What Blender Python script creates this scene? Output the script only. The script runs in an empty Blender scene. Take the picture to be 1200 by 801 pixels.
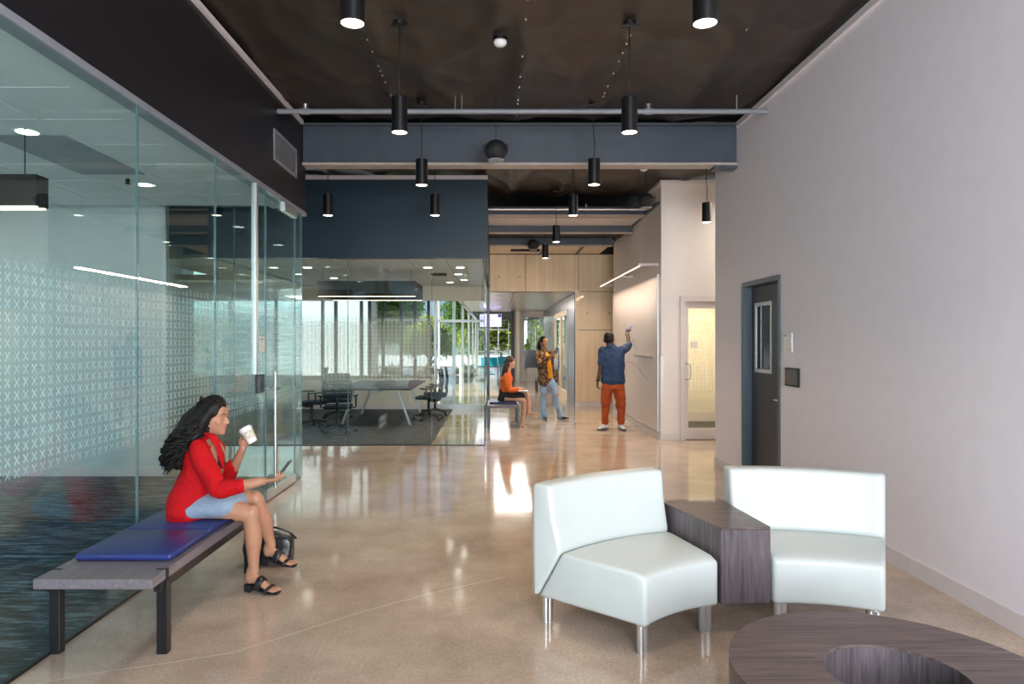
import bpy, bmesh, math, random
from mathutils import Vector, Matrix, noise
random.seed(7)
SC = bpy.context.scene
# ------------------------------------------------------------ camera
cd = bpy.data.cameras.new('camera'); cam = bpy.data.objects.new('camera', cd)
SC.collection.objects.link(cam); SC.camera = cam
cam.location = (0, 0, 1.6); cam.rotation_euler = (math.pi/2, 0, 0)
cd.sensor_width = 36; cd.lens = 24; cd.shift_x = 20/1200
cd.clip_start = .05; cd.clip_end = 400
# ------------------------------------------------------------ world
W = bpy.data.worlds.new('sky'); SC.world = W; W.use_nodes = True
wn = W.node_tree.nodes; wl = W.node_tree.links; wn.clear()
wo = wn.new('ShaderNodeOutputWorld'); wb = wn.new('ShaderNodeBackground'); ws = wn.new('ShaderNodeTexSky')
ws.sky_type = 'HOSEK_WILKIE'; ws.turbidity = 3.0; ws.ground_albedo = .4
ws.sun_direction = Vector((-.35, -.55, .76)).normalized()
wb.inputs[1].default_value = 2.0
wl.new(ws.outputs[0], wb.inputs[0]); wl.new(wb.outputs[0], wo.inputs[0])
# ------------------------------------------------------------ exposure
VS = SC.view_settings
SC.display_settings.display_device = 'sRGB'
VS.view_transform = 'Standard'; VS.look = 'None'; VS.gamma = 1; VS.exposure = 0.6; VS.use_curve_mapping = False
SC.cycles.transparent_max_bounces = 32; SC.cycles.max_bounces = 8
SC.cycles.sample_clamp_indirect = 6
# ------------------------------------------------------------ lights
def light(name, kind, loc, rot, energy, color=(1, 1, 1), parent=None, **k):
    l = bpy.data.lights.new(name, kind); l.energy = energy; l.color = color
    for a, v in k.items(): setattr(l, a, v)
    o = bpy.data.objects.new(name, l); SC.collection.objects.link(o)
    o.location = loc; o.rotation_euler = rot
    if parent: o.parent = parent
    return o
R90 = math.pi/2
light('sun', 'SUN', (0, -5, 20), (math.radians(38), 0, math.radians(-32)), 6.5, (1, .95, .86), angle=.01)
# daylight through the shop front behind the camera
light('front_daylight', 'AREA', (1.5, -1.9, 1.8), (R90, 0, math.radians(0)), 330, (.90, .94, 1), shape='RECTANGLE', size=2.5, size_y=3.2)
# cool fill light added inside the left room, whose outer wall is windowless
light('left_room_fill', 'AREA', (-7.3, 4.2, 1.7), (R90, 0, -R90), 38, (.80, .94, 1), shape='RECTANGLE', size=6.5, size_y=2.6)
# fill lights added under the passage and lounge ceilings, no fixtures there
light('passage_fill', 'AREA', (.5, 21, 2.82), (0, 0, 0), 110, (1, .92, .82), shape='RECTANGLE', size=1.0, size_y=6)
light('lounge_fill', 'AREA', (-.1, 34, 2.85), (0, 0, 0), 90, (.95, .97, 1), shape='RECTANGLE', size=1.6, size_y=8)
# area lights out of view above the side hall and booth on the right
light('side_hall_light', 'AREA', (4.6, 10.0, 3.9), (0, 0, 0), 45, (1, .9, .78), shape='RECTANGLE', size=1.5, size_y=1.5)
light('booth_light', 'AREA', (3.9, 12.6, 2.5), (0, 0, 0), 38, (1, .80, .56), shape='RECTANGLE', size=1.2, size_y=1.2)

# ------------------------------------------------------------ helpers
F = 800.0
def P(x, y, Y): return Vector(((x-580)/F*Y, Y, 1.6-(y-400.5)/F*Y))
def props(o, label=None, cat=None, group=None, kind=None):
    if label: o['label'] = label
    if cat: o['category'] = cat
    if group: o['group'] = group
    if kind: o['kind'] = kind
    return o
def thing(name, label, cat, loc=(0, 0, 0), rz=0, group=None, kind=None):
    o = bpy.data.objects.new(name, None); SC.collection.objects.link(o)
    o.empty_display_size = .1; o.location = loc; o.rotation_euler = (0, 0, rz)
    return props(o, label, cat, group, kind)
def link(name, me, parent=None):
    o = bpy.data.objects.new(name, me); SC.collection.objects.link(o)
    if parent: o.parent = parent
    return o
def wloc(o):
    v = Vector((0, 0, 0))
    while o: v += o.location; o = o.parent
    return v
def copy_tree(o, parent=None):
    c = o.copy(); SC.collection.objects.link(c); c.parent = parent
    for ch in list(o.children): copy_tree(ch, c)
    return c
class G:
    def __init__(s): s.b = bmesh.new()
    def box(s, a, c, bev=0, seg=2):
        t = bmesh.new(); bmesh.ops.create_cube(t, size=1)
        a = Vector(a); c = Vector(c); m = (a+c)/2; d = c-a
        for v in t.verts: v.co = Vector((v.co.x*d.x, v.co.y*d.y, v.co.z*d.z))+m
        if d.x*d.y*d.z < 0: bmesh.ops.reverse_faces(t, faces=t.faces)
        if bev: bmesh.ops.bevel(t, geom=t.edges[:], offset=bev, segments=seg, affect='EDGES', profile=.5)
        return s.add(t)
    def add(s, t):
        me = bpy.data.meshes.new('tmp'); t.to_mesh(me); t.free(); s.b.from_mesh(me); bpy.data.meshes.remove(me); return s
    def cyl(s, p0, p1, r0, r1=None, n=24, caps=True):
        p0 = Vector(p0); p1 = Vector(p1); r1 = r0 if r1 is None else r1
        d = p1-p0; t = bmesh.new()
        bmesh.ops.create_cone(t, cap_ends=caps, segments=n, radius1=r0, radius2=r1, depth=d.length)
        q = d.to_track_quat('Z', 'Y').to_matrix().to_4x4(); q.translation = (p0+p1)/2
        bmesh.ops.transform(t, matrix=q, verts=t.verts); return s.add(t)
    def bar(s, p0, p1, w, h, up=(0, 0, 1)):
        p0 = Vector(p0); p1 = Vector(p1); d = (p1-p0); L = d.length; d.normalize(); up = Vector(up)
        x = up.cross(d).normalized(); u = d.cross(x)
        m = Matrix((x, d, u)).transposed().to_4x4(); m.translation = (p0+p1)/2
        t = bmesh.new(); bmesh.ops.create_cube(t, size=1)
        for v in t.verts: v.co = m @ Vector((v.co.x*w, v.co.y*L, v.co.z*h))
        return s.add(t)
    def sph(s, c, r, n=16, sc=(1, 1, 1)):
        t = bmesh.new(); bmesh.ops.create_uvsphere(t, u_segments=n*2, v_segments=n, radius=r)
        for v in t.verts: v.co = Vector((v.co.x*sc[0], v.co.y*sc[1], v.co.z*sc[2]))+Vector(c)
        return s.add(t)
    def tube(s, pts, r, n=8):
        return s.loft(pts, [r]*len(pts) if not isinstance(r, (list, tuple)) else r, n=n, round=False, sub=1)
    def loft(s, pts, rad, ref=(0, 1, 0), n=16, round=True, sub=4, pw=2.0):
        pts = [Vector(p) for p in pts]; rad = [(r, r) if not isinstance(r, (tuple, list)) else tuple(r) for r in rad]
        if sub > 1 and len(pts) > 1:
            Q = []; RR = []
            for i in range(len(pts)-1):
                p0 = pts[max(i-1, 0)]; p1 = pts[i]; p2 = pts[i+1]; p3 = pts[min(i+2, len(pts)-1)]
                r0 = rad[max(i-1, 0)]; r1 = rad[i]; r2 = rad[i+1]; r3 = rad[min(i+2, len(pts)-1)]
                for k in range(sub):
                    t = k/sub
                    cr = lambda a, b, c, d: .5*((2*b)+(c-a)*t+(2*a-5*b+4*c-d)*t*t+(3*b-a-3*c+d)*t**3)
                    Q.append(cr(p0, p1, p2, p3)); RR.append((max(.001, cr(r0[0], r1[0], r2[0], r3[0])), max(.001, cr(r0[1], r1[1], r2[1], r3[1]))))
            Q.append(pts[-1]); RR.append(rad[-1]); pts, rad = Q, RR
        T = []
        for i in range(len(pts)):
            d = pts[min(i+1, len(pts)-1)]-pts[max(i-1, 0)]
            T.append(d.normalized() if d.length > 1e-7 else Vector((0, 0, 1)))
        rings = []
        if round:
            r = min(rad[0]); 
            for o, f in ((.98, .2), (.85, .53), (.5, .86)): rings.append((pts[0]-T[0]*r*o, T[0], (rad[0][0]*f, rad[0][1]*f)))
        for p, t_, r in zip(pts, T, rad): rings.append((p, t_, r))
        if round:
            r = min(rad[-1])
            for o, f in ((.5, .86), (.85, .53), (.98, .2)): rings.append((pts[-1]+T[-1]*r*o, T[-1], (rad[-1][0]*f, rad[-1][1]*f)))
        ref = Vector(ref).normalized(); vs = []; prev = None
        for c, t_, r in rings:
            u = ref-t_*ref.dot(t_)
            if u.length < .15: u = prev if prev is not None else t_.orthogonal()
            u = (u-t_*u.dot(t_)).normalized(); prev = u; v = t_.cross(u)
            row = []
            for k in range(n):
                a = 2*math.pi*k/n; ca, sa = math.cos(a), math.sin(a)
                if pw != 2.0:
                    ca = math.copysign(abs(ca)**(2/pw), ca); sa = math.copysign(abs(sa)**(2/pw), sa)
                row.append(s.b.verts.new(c+u*ca*r[0]+v*sa*r[1]))
            vs.append(row)
        for i in range(len(vs)-1):
            for k in range(n):
                s.b.faces.new((vs[i][k], vs[i][(k+1) % n], vs[i+1][(k+1) % n], vs[i+1][k]))
        s.b.faces.new(list(reversed(vs[0]))); s.b.faces.new(vs[-1])
        return s
    def prism(s, poly, z0, z1, bev=0):
        t = bmesh.new(); vb = [t.verts.new((x, y, z0)) for x, y in poly]; vt = [t.verts.new((x, y, z1)) for x, y in poly]
        n = len(poly); t.faces.new(list(reversed(vb))); t.faces.new(vt)
        for i in range(n): t.faces.new((vb[i], vb[(i+1) % n], vt[(i+1) % n], vt[i]))
        bmesh.ops.recalc_face_normals(t, faces=t.faces)
        if bev: bmesh.ops.bevel(t, geom=t.edges[:], offset=bev, segments=2, affect='EDGES', profile=.5)
        return s.add(t)
    def lathe(s, prof, c=(0, 0, 0), n=32, caps=True):
        c = Vector(c); rows = []
        for r, z in prof:
            rows.append([s.b.verts.new(c+Vector((r*math.cos(2*math.pi*k/n), r*math.sin(2*math.pi*k/n), z))) for k in range(n)])
        for i in range(len(rows)-1):
            for k in range(n): s.b.faces.new((rows[i][k], rows[i][(k+1) % n], rows[i+1][(k+1) % n], rows[i+1][k]))
        if caps and prof[0][0] > 1e-4: s.b.faces.new(list(reversed(rows[0])))
        if caps and prof[-1][0] > 1e-4: s.b.faces.new(rows[-1])
        bmesh.ops.remove_doubles(s.b, verts=sum(rows, []), dist=1e-6)
        return s
    def quad(s, *p): s.b.faces.new([s.b.verts.new(Vector(q)) for q in p]); return s
    def xf(s, m): bmesh.ops.transform(s.b, matrix=m, verts=s.b.verts); return s
    def mesh(s, mat, smooth=False):
        me = bpy.data.meshes.new('mesh'); s.b.to_mesh(me); s.b.free()
        if mat: me.materials.append(mat)
        if smooth: me.shade_smooth()
        return me
    def obj(s, name, mat, parent=None, smooth=False, world=False, label=None, kind=None, auto=False):
        if world and parent: bmesh.ops.translate(s.b, vec=-wloc(parent), verts=s.b.verts)
        me = s.mesh(mat, smooth or auto)
        if auto:
            try: me.set_sharp_from_angle(angle=math.radians(35))
            except Exception: pass
        o = link(name, me, parent)
        return props(o, label, None, None, kind)
def remesh(g, voxel, it=3, fac=.5, dens=None):
    """voxel-join everything in g into one continuous smooth mesh; returns a G"""
    me = g.mesh(None); o = bpy.data.objects.new('tmp', me); SC.collection.objects.link(o)
    m = o.modifiers.new('r', 'REMESH'); m.mode = 'VOXEL'; m.voxel_size = voxel; m.adaptivity = 0
    if it:
        sm = o.modifiers.new('s', 'SMOOTH'); sm.iterations = it; sm.factor = fac
    if dens:
        d = o.modifiers.new('d', 'DECIMATE'); d.ratio = dens
    dg = bpy.context.evaluated_depsgraph_get(); dg.update()
    r = bpy.data.meshes.new_from_object(o.evaluated_get(dg))
    bpy.data.objects.remove(o); bpy.data.meshes.remove(me)
    q = G(); q.b.from_mesh(r); bpy.data.meshes.remove(r); return q

# ------------------------------------------------------------ materials
def nt(name):
    m = bpy.data.materials.new(name); m.use_nodes = True; n = m.node_tree
    return m, n, n.nodes.get('Principled BSDF')
def N(n, t, **k):
    x = n.nodes.new(t)
    for a, v in k.items():
        if a[0]=='i' and a[1:].isdigit(): x.inputs[int(a[1:])].default_value = v
        else: setattr(x, a, v)
    return x
def pm(name, col, rough=.5, metal=0, vary=.06, scale=8, bump=0, bscale=60, stretch=(1, 1, 1), coat=0, emit=0, sheen=0, spec=.5):
    m, n, b = nt(name); L = n.links
    b.inputs['Roughness'].default_value = rough; b.inputs['Metallic'].default_value = metal
    b.inputs['Coat Weight'].default_value = coat; b.inputs['Specular IOR Level'].default_value = spec
    tc = N(n, 'ShaderNodeTexCoord'); mp = N(n, 'ShaderNodeMapping'); mp.inputs['Scale'].default_value = stretch
    L.new(tc.outputs['Object'], mp.inputs[0])
    nz = N(n, 'ShaderNodeTexNoise'); nz.inputs['Scale'].default_value = scale; nz.inputs['Detail'].default_value = 4
    L.new(mp.outputs[0], nz.inputs[0])
    rp = N(n, 'ShaderNodeValToRGB'); e = rp.color_ramp.elements
    e[0].position = .3; e[1].position = .7
    e[0].color = [c*(1-vary) for c in col]+[1]; e[1].color = [min(1, c*(1+vary)) for c in col]+[1]
    L.new(nz.outputs[0], rp.inputs[0]); L.new(rp.outputs[0], b.inputs['Base Color'])
    if bump:
        n2 = N(n, 'ShaderNodeTexNoise'); n2.inputs['Scale'].default_value = bscale; n2.inputs['Detail'].default_value = 3
        L.new(mp.outputs[0], n2.inputs[0]); bp = N(n, 'ShaderNodeBump'); bp.inputs['Strength'].default_value = bump; bp.inputs['Distance'].default_value = .01
        L.new(n2.outputs[0], bp.inputs['Height']); L.new(bp.outputs[0], b.inputs['Normal'])
    if sheen: b.inputs['Sheen Weight'].default_value = sheen
    if emit:
        b.inputs['Emission Color'].default_value = (*col, 1); b.inputs['Emission Strength'].default_value = emit
    return m
def wood(name, c0, c1, axis='Y', scale=1, rough=.4, coat=0, knots=False):
    m, n, b = nt(name); L = n.links
    tc = N(n, 'ShaderNodeTexCoord'); mp = N(n, 'ShaderNodeMapping')
    sc = {'X': (1.2, 22, 22), 'Y': (22, 1.2, 22), 'Z': (22, 22, 1.2)}[axis]
    mp.inputs['Scale'].default_value = [v*scale for v in sc]; L.new(tc.outputs['Object'], mp.inputs[0])
    nz = N(n, 'ShaderNodeTexNoise'); nz.inputs['Scale'].default_value = 2.2; nz.inputs['Detail'].default_value = 6; nz.inputs['Roughness'].default_value = .7
    nz.inputs['Distortion'].default_value = .6
    L.new(mp.outputs[0], nz.inputs[0]); rp = N(n, 'ShaderNodeValToRGB'); e = rp.color_ramp.elements
    e[0].position = .32; e[1].position = .68; e[0].color = (*c0, 1); e[1].color = (*c1, 1)
    L.new(nz.outputs[0], rp.inputs[0]); L.new(rp.outputs[0], b.inputs['Base Color'])
    b.inputs['Roughness'].default_value = rough; b.inputs['Coat Weight'].default_value = coat
    bp = N(n, 'ShaderNodeBump'); bp.inputs['Strength'].default_value = .15; bp.inputs['Distance'].default_value = .002
    L.new(nz.outputs[0], bp.inputs['Height']); L.new(bp.outputs[0], b.inputs['Normal'])
    return m
def glass(name, tint, refl=1.0, rough=0.0):
    m, n, b = nt(name); L = n.links; n.nodes.remove(b); out = n.nodes['Material Output']
    tr = N(n, 'ShaderNodeBsdfTransparent'); tr.inputs[0].default_value = (*tint, 1)
    gl = N(n, 'ShaderNodeBsdfGlossy'); gl.inputs['Roughness'].default_value = rough; gl.inputs[0].default_value = (.92, 1, .98, 1)
    ge = N(n, 'ShaderNodeNewGeometry'); dt = N(n, 'ShaderNodeVectorMath', operation='DOT_PRODUCT'); L.new(ge.outputs['Normal'], dt.inputs[0]); L.new(ge.outputs['Incoming'], dt.inputs[1])
    ab = N(n, 'ShaderNodeMath', operation='ABSOLUTE'); L.new(dt.outputs['Value'], ab.inputs[0])
    om = N(n, 'ShaderNodeMath', operation='SUBTRACT'); om.inputs[0].default_value = 1; L.new(ab.outputs[0], om.inputs[1])
    pw = N(n, 'ShaderNodeMath', operation='POWER'); pw.inputs[1].default_value = 5; L.new(om.outputs[0], pw.inputs[0])
    fr = N(n, 'ShaderNodeMath', operation='MULTIPLY_ADD'); fr.inputs[1].default_value = .96; fr.inputs[2].default_value = .04; L.new(pw.outputs[0], fr.inputs[0])
    mu = N(n, 'ShaderNodeMath', operation='MULTIPLY'); mu.inputs[1].default_value = refl; mu.use_clamp = True
    mx = N(n, 'ShaderNodeMixShader')
    L.new(fr.outputs[0], mu.inputs[0]); L.new(mu.outputs[0], mx.inputs[0]); L.new(tr.outputs[0], mx.inputs[1]); L.new(gl.outputs[0], mx.inputs[2]); L.new(mx.outputs[0], out.inputs[0])
    return m
def emis(name, col, st):
    m, n, b = nt(name); b.inputs['Base Color'].default_value = (*col, 1)
    b.inputs['Emission Color'].default_value = (*col, 1); b.inputs['Emission Strength'].default_value = st; return m
def film(name, axis, z0, z1, haze, xa, tint=(.85, .90, .93)):
    """translucent privacy film: soft band with rows of little crosses"""
    m, n, b = nt(name); L = n.links; n.nodes.remove(b); out = n.nodes['Material Output']
    def M(op, a, c=None, d=None):
        x = N(n, 'ShaderNodeMath', operation=op)
        for i, v in enumerate((a, c, d)):
            if v is None: continue
            if isinstance(v, (int, float)): x.inputs[i].default_value = v
            else: L.new(v, x.inputs[i])
        return x.outputs[0]
    def ss(v, lo, hi):
        x = N(n, 'ShaderNodeMapRange', interpolation_type='SMOOTHSTEP'); x.inputs[1].default_value = lo; x.inputs[2].default_value = hi
        L.new(v, x.inputs[0]); return x.outputs[0]
    geo = N(n, 'ShaderNodeNewGeometry'); sp = N(n, 'ShaderNodeSeparateXYZ'); L.new(geo.outputs['Position'], sp.inputs[0])
    h = sp.outputs[axis]; z = sp.outputs[2]; S = .0625
    u = M('ABSOLUTE', M('SUBTRACT', M('FRACT', M('DIVIDE', M('ADD', h, 50), S)), .5)); v = M('ABSOLUTE', M('SUBTRACT', M('FRACT', M('DIVIDE', z, S)), .5))
    dd = M('ABSOLUTE', M('SUBTRACT', u, M('MULTIPLY', v, .8)))
    mxv = M('MAXIMUM', u, v)
    arm = M('MULTIPLY', M('LESS_THAN', dd, .09), M('LESS_THAN', mxv, .30))
    du = M('SUBTRACT', u, .21); dv = M('SUBTRACT', v, .27)
    dot = M('LESS_THAN', M('ADD', M('MULTIPLY', du, du), M('MULTIPLY', dv, dv)), .010)
    x = M('MAXIMUM', arm, dot)
    band = M('MULTIPLY', ss(z, z0-.22, z0+.12), M('SUBTRACT', 1, ss(z, z1-.2, z1+.12)))
    xb = M('MULTIPLY', ss(z, z0-.05, z0+.1), M('SUBTRACT', 1, ss(z, z1-.12, z1+.05)))
    a = M('MULTIPLY', band, haze)
    a2 = M('MULTIPLY', M('MULTIPLY', x, xb), xa)
    al = M('MAXIMUM', a, a2)
    df = N(n, 'ShaderNodeBsdfDiffuse'); df.inputs[0].default_value = (*tint, 1)
    tl = N(n, 'ShaderNodeBsdfTranslucent'); tl.inputs[0].default_value = (*tint, 1)
    a1 = N(n, 'ShaderNodeMixShader'); a1.inputs[0].default_value = .5; L.new(df.outputs[0], a1.inputs[1]); L.new(tl.outputs[0], a1.inputs[2])
    tr = N(n, 'ShaderNodeBsdfTransparent')
    mx = N(n, 'ShaderNodeMixShader'); L.new(al, mx.inputs[0]); L.new(tr.outputs[0], mx.inputs[1]); L.new(a1.outputs[0], mx.inputs[2]); L.new(mx.outputs[0], out.inputs[0])
    return m

def floor_mat():
    m, n, b = nt('polished concrete'); L = n.links
    tc = N(n, 'ShaderNodeTexCoord')
    n1 = N(n, 'ShaderNodeTexNoise'); n1.inputs['Scale'].default_value = 1.6; n1.inputs['Detail'].default_value = 9; n1.inputs['Roughness'].default_value = .68
    n2 = N(n, 'ShaderNodeTexNoise'); n2.inputs['Scale'].default_value = 60; n2.inputs['Detail'].default_value = 5; n2.inputs['Roughness'].default_value = .75
    L.new(tc.outputs['Object'], n1.inputs[0]); L.new(tc.outputs['Object'], n2.inputs[0])
    r1 = N(n, 'ShaderNodeValToRGB'); e = r1.color_ramp.elements; e[0].position = .3; e[1].position = .72
    e[0].color = (.42, .315, .240, 1); e[1].color = (.68, .54, .425, 1)
    r2 = N(n, 'ShaderNodeValToRGB'); e = r2.color_ramp.elements; e[0].position = .35; e[1].position = .65
    e[0].color = (.55, .56, .58, 1); e[1].color = (1.0, 1, 1, 1)
    L.new(n1.outputs[0], r1.inputs[0]); L.new(n2.outputs[0], r2.inputs[0])
    mx = N(n, 'ShaderNodeMix', data_type='RGBA', blend_type='MULTIPLY'); mx.inputs[0].default_value = .7
    L.new(r1.outputs[0], mx.inputs[6]); L.new(r2.outputs[0], mx.inputs[7]); L.new(mx.outputs[2], b.inputs['Base Color'])
    r3 = N(n, 'ShaderNodeMapRange'); r3.inputs[3].default_value = .03; r3.inputs[4].default_value = .15
    L.new(n1.outputs[0], r3.inputs[0]); L.new(r3.outputs[0], b.inputs['Roughness'])
    b.inputs['Specular IOR Level'].default_value = .6
    n3 = N(n, 'ShaderNodeTexNoise'); n3.inputs['Scale'].default_value = 2.2; L.new(tc.outputs['Object'], n3.inputs[0])
    bp = N(n, 'ShaderNodeBump'); bp.inputs['Strength'].default_value = .05; bp.inputs['Distance'].default_value = .02
    L.new(n3.outputs[0], bp.inputs['Height']); L.new(bp.outputs[0], b.inputs['Normal'])
    return m
def carpet_mat(name, cols, st=(3, 40, 1)):
    m, n, b = nt(name); L = n.links
    tc = N(n, 'ShaderNodeTexCoord'); mp = N(n, 'ShaderNodeMapping'); mp.inputs['Scale'].default_value = st; L.new(tc.outputs['Object'], mp.inputs[0])
    n1 = N(n, 'ShaderNodeTexNoise'); n1.inputs['Scale'].default_value = 2.0; n1.inputs['Detail'].default_value = 6; n1.inputs['Roughness'].default_value = .8
    L.new(mp.outputs[0], n1.inputs[0]); r1 = N(n, 'ShaderNodeValToRGB'); e = r1.color_ramp.elements
    e[0].position = .43; e[0].color = (*cols[0], 1); e[1].position = .60; e[1].color = (*cols[2], 1)
    k = r1.color_ramp.elements.new(.5); k.color = (*cols[1], 1)
    L.new(n1.outputs[0], r1.inputs[0]); L.new(r1.outputs[0], b.inputs['Base Color']); b.inputs['Roughness'].default_value = .95
    bp = N(n, 'ShaderNodeBump'); bp.inputs['Strength'].default_value = .4; bp.inputs['Distance'].default_value = .004
    L.new(n1.outputs[0], bp.inputs['Height']); L.new(bp.outputs[0], b.inputs['Normal']); return m
def leopard_mat():
    m, n, b = nt('leopard print cloth'); L = n.links
    tc = N(n, 'ShaderNodeTexCoord'); v = N(n, 'ShaderNodeTexVoronoi'); v.inputs['Scale'].default_value = 26
    nz = N(n, 'ShaderNodeTexNoise'); nz.inputs['Scale'].default_value = 30
    mx = N(n, 'ShaderNodeMix', data_type='VECTOR'); mx.inputs[0].default_value = .03
    L.new(tc.outputs['Object'], mx.inputs[4]); L.new(nz.outputs[1], mx.inputs[5]); L.new(tc.outputs['Object'], nz.inputs[0]); L.new(mx.outputs[1], v.inputs[0])
    r = N(n, 'ShaderNodeValToRGB'); e = r.color_ramp.elements; e[0].position = .22; e[0].color = (.16, .07, .03, 1); e[1].position = .62; e[1].color = (.30, .165, .07, 1)
    k = r.color_ramp.elements.new(.32); k.color = (.012, .008, .006, 1); k = r.color_ramp.elements.new(.5); k.color = (.015, .01, .008, 1)
    L.new(v.outputs[0], r.inputs[0]); L.new(r.outputs[0], b.inputs['Base Color']); b.inputs['Roughness'].default_value = .8; return m

M = dict(
 floor=floor_mat(),
 wall=pm('right wall paint', (.80, .745, .80), .55, bump=.04, bscale=200, vary=.02),
 white=pm('white wall paint', (.74, .69, .66), .5, vary=.02, bump=.03, bscale=200),
 roomwall=pm('left room wall paint', (.60, .63, .61), .6, vary=.02),
 header=pm('charcoal paint', (.012, .011, .014), .42, vary=.05),
 navy=pm('dark blue paint', (.016, .038, .058), .42, vary=.05, scale=2),
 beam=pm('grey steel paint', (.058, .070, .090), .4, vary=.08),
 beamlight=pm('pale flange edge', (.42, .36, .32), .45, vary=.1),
 trim=pm('pale trim paint', (.66, .61, .615), .5, vary=.04),
 membrane=pm('black roof membrane', (.026, .018, .014), .42, vary=.35, scale=1.2, bump=.5, bscale=5, stretch=(1, .5, 1)),
 carpet=carpet_mat('blue streaked carpet', ((.004, .008, .012), (.020, .042, .055), (.15, .23, .28)), (1.5, 11, 1)),
 carpet2=carpet_mat('grey streaked carpet', ((.012, .012, .014), (.045, .045, .05), (.14, .14, .15)), (2.2, 16, 1)),
 glassL=glass('green tinted glass', (.86, .945, .94), 1.0),
 glass=glass('clear glass', (.95, .985, .98), 1.0),
 glassedge=pm('glass edge', (.10, .17, .18), .15, spec=.8),
 filmL=film('cross pattern film', 1, .92, 2.02, .27, .95),
 filmM=film('cross pattern film meeting room', 0, .98, 2.0, .36, .8, (.80, .78, .72)),
 filmD=film('cross pattern film booth', 0, .75, 1.95, .30, .6, (.9, .85, .75)),
 steel=pm('brushed steel', (.62, .63, .64), .25, 1, vary=.05, scale=40, stretch=(1, 1, .05)),
 satin=pm('satin aluminium', (.66, .66, .66), .38, 1, vary=.03),
 pipe=pm('grey painted pipe', (.24, .25, .28), .4, vary=.06),
 black=pm('black metal', (.006, .006, .007), .35, vary=.1),
 matte=pm('matte black', (.012, .012, .013), .7, vary=.1),
 lens=emis('lamp lens', (1, .86, .66), 9),
 lens2=emis('downlight lens', (1, .93, .82), 9),
 led=emis('warm led strip', (1, .78, .60), 1.7),
 cord=pm('black cord', (.008, .008, .008), .6),
 tile=pm('ceiling tile', (.74, .76, .76), .85, vary=.03, bump=.2, bscale=300),
 grid=pm('ceiling grid', (.12, .14, .14), .6),
 ply=wood('birch plywood', (.68, .53, .34), (.83, .68, .47), 'Z', .16, .45, .2),
 lam=wood('grey brown laminate', (.045, .030, .028), (.170, .125, .115), 'X', 1.1, .38, .1),
 lamZ=wood('grey brown laminate upright', (.035, .030, .036), (.150, .120, .130), 'Z', 1.1, .42, .1),
 lamY=wood('grey bench laminate', (.115, .100, .115), (.21, .185, .20), 'Y', .9, .42, .1),
 vinyl=pm('white upholstery', (.53, .575, .56), .38, vary=.015, bump=.05, bscale=150, coat=.05),
 blue=pm('blue vinyl', (.018, .034, .16), .36, vary=.06, bump=.03, bscale=200),
 skin1=pm('warm brown skin', (.43, .215, .13), .48, vary=.06, scale=12),
 skin2=pm('deep brown skin', (.075, .035, .022), .45, vary=.08),
 skin3=pm('tan skin', (.52, .30, .20), .5, vary=.06),
 skin4=pm('mid brown skin', (.34, .17, .10), .48, vary=.06),
 hair=pm('black hair', (.006, .005, .005), .55, vary=.3, scale=30, spec=.3),
 hair2=pm('dark brown hair', (.035, .016, .010), .45, vary=.3, scale=30),
 red=pm('red cloth', (.47, .002, .006), .8, vary=.07, scale=20, bump=.1, bscale=300, spec=.25),
 denim=pm('pale blue cloth', (.23, .31, .41), .8, vary=.1, scale=60, bump=.1, bscale=300),
 jeans=pm('light denim', (.24, .36, .52), .85, vary=.25, scale=9),
 orange=pm('orange cloth', (.66, .12, .012), .75, vary=.08),
 rust=pm('rust cloth', (.40, .070, .012), .8, vary=.12, scale=10),
 navycloth=pm('navy cloth', (.020, .052, .130), .8, vary=.35, scale=22),
 blackcloth=pm('black cloth', (.010, .010, .012), .85),
 yellow=pm('mustard cloth', (.75, .33, .01), .8),
 leopard=leopard_mat(),
 leather=pm('black leather', (.010, .010, .013), .33, vary=.2, bump=.15, bscale=90),
 nude=pm('nude leather', (.55, .30, .22), .35),
 whiteplast=pm('white plastic', (.78, .77, .75), .35, vary=.02),
 cream=pm('cream paint', (.70, .66, .56), .5, vary=.03),
 steelframe=pm('steel blue frame paint', (.075, .105, .130), .38),
 doorleaf=pm('charcoal door paint', (.040, .040, .048), .4),
 board=pm('glossy whiteboard', (.62, .56, .52), .33, vary=.03, scale=1.5),
 teal=pm('teal plastic', (.0, .26, .33), .35),
 officeblk=pm('dark blue office mesh', (.008, .014, .026), .8, spec=.2),
 screen=emis('presentation screen', (.52, .50, .88), 1.1),
 darkscreen=pm('dark screen', (.03, .04, .06), .12),
 inoxc=pm('brushed metal ceiling', (.62, .60, .57), .28, .85, vary=.05, scale=3, stretch=(4, .4, 1)),
 inox=pm('stainless panel', (.36, .36, .36), .30, .9, vary=.05, scale=4, stretch=(1, 1, .2)),
 red2=pm('red plastic', (.6, .02, .02), .4), bluep=pm('blue plastic', (.02, .08, .5), .4), greenp=pm('green plastic', (.02, .3, .08), .4),
 leaf=pm('leaf green', (.14, .26, .04), .6, vary=.5, scale=3), leaf2=pm('yellow green leaf', (.32, .40, .05), .6, vary=.4, scale=3),
 bark=pm('pale bark', (.40, .35, .29), .8, vary=.2), asphalt=pm('pale asphalt', (.55, .56, .58), .9, vary=.1), grass=pm('grass', (.15, .26, .04), .9, vary=.3, scale=4),
 ext=pm('pale outside cladding', (.58, .66, .70), .6, vary=.03), extdark=pm('dark outside post', (.05, .06, .07), .6),
 scrawl=pm('blue marker ink', (.25, .27, .36), .5), lip=pm('lip', (.36, .07, .06), .4), eyew=pm('eye white', (.7, .7, .68), .3),
 gold=pm('gold', (.8, .5, .12), .25, 1), crack=pm('floor crack filler', (.62, .56, .48), .5),
)
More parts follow.
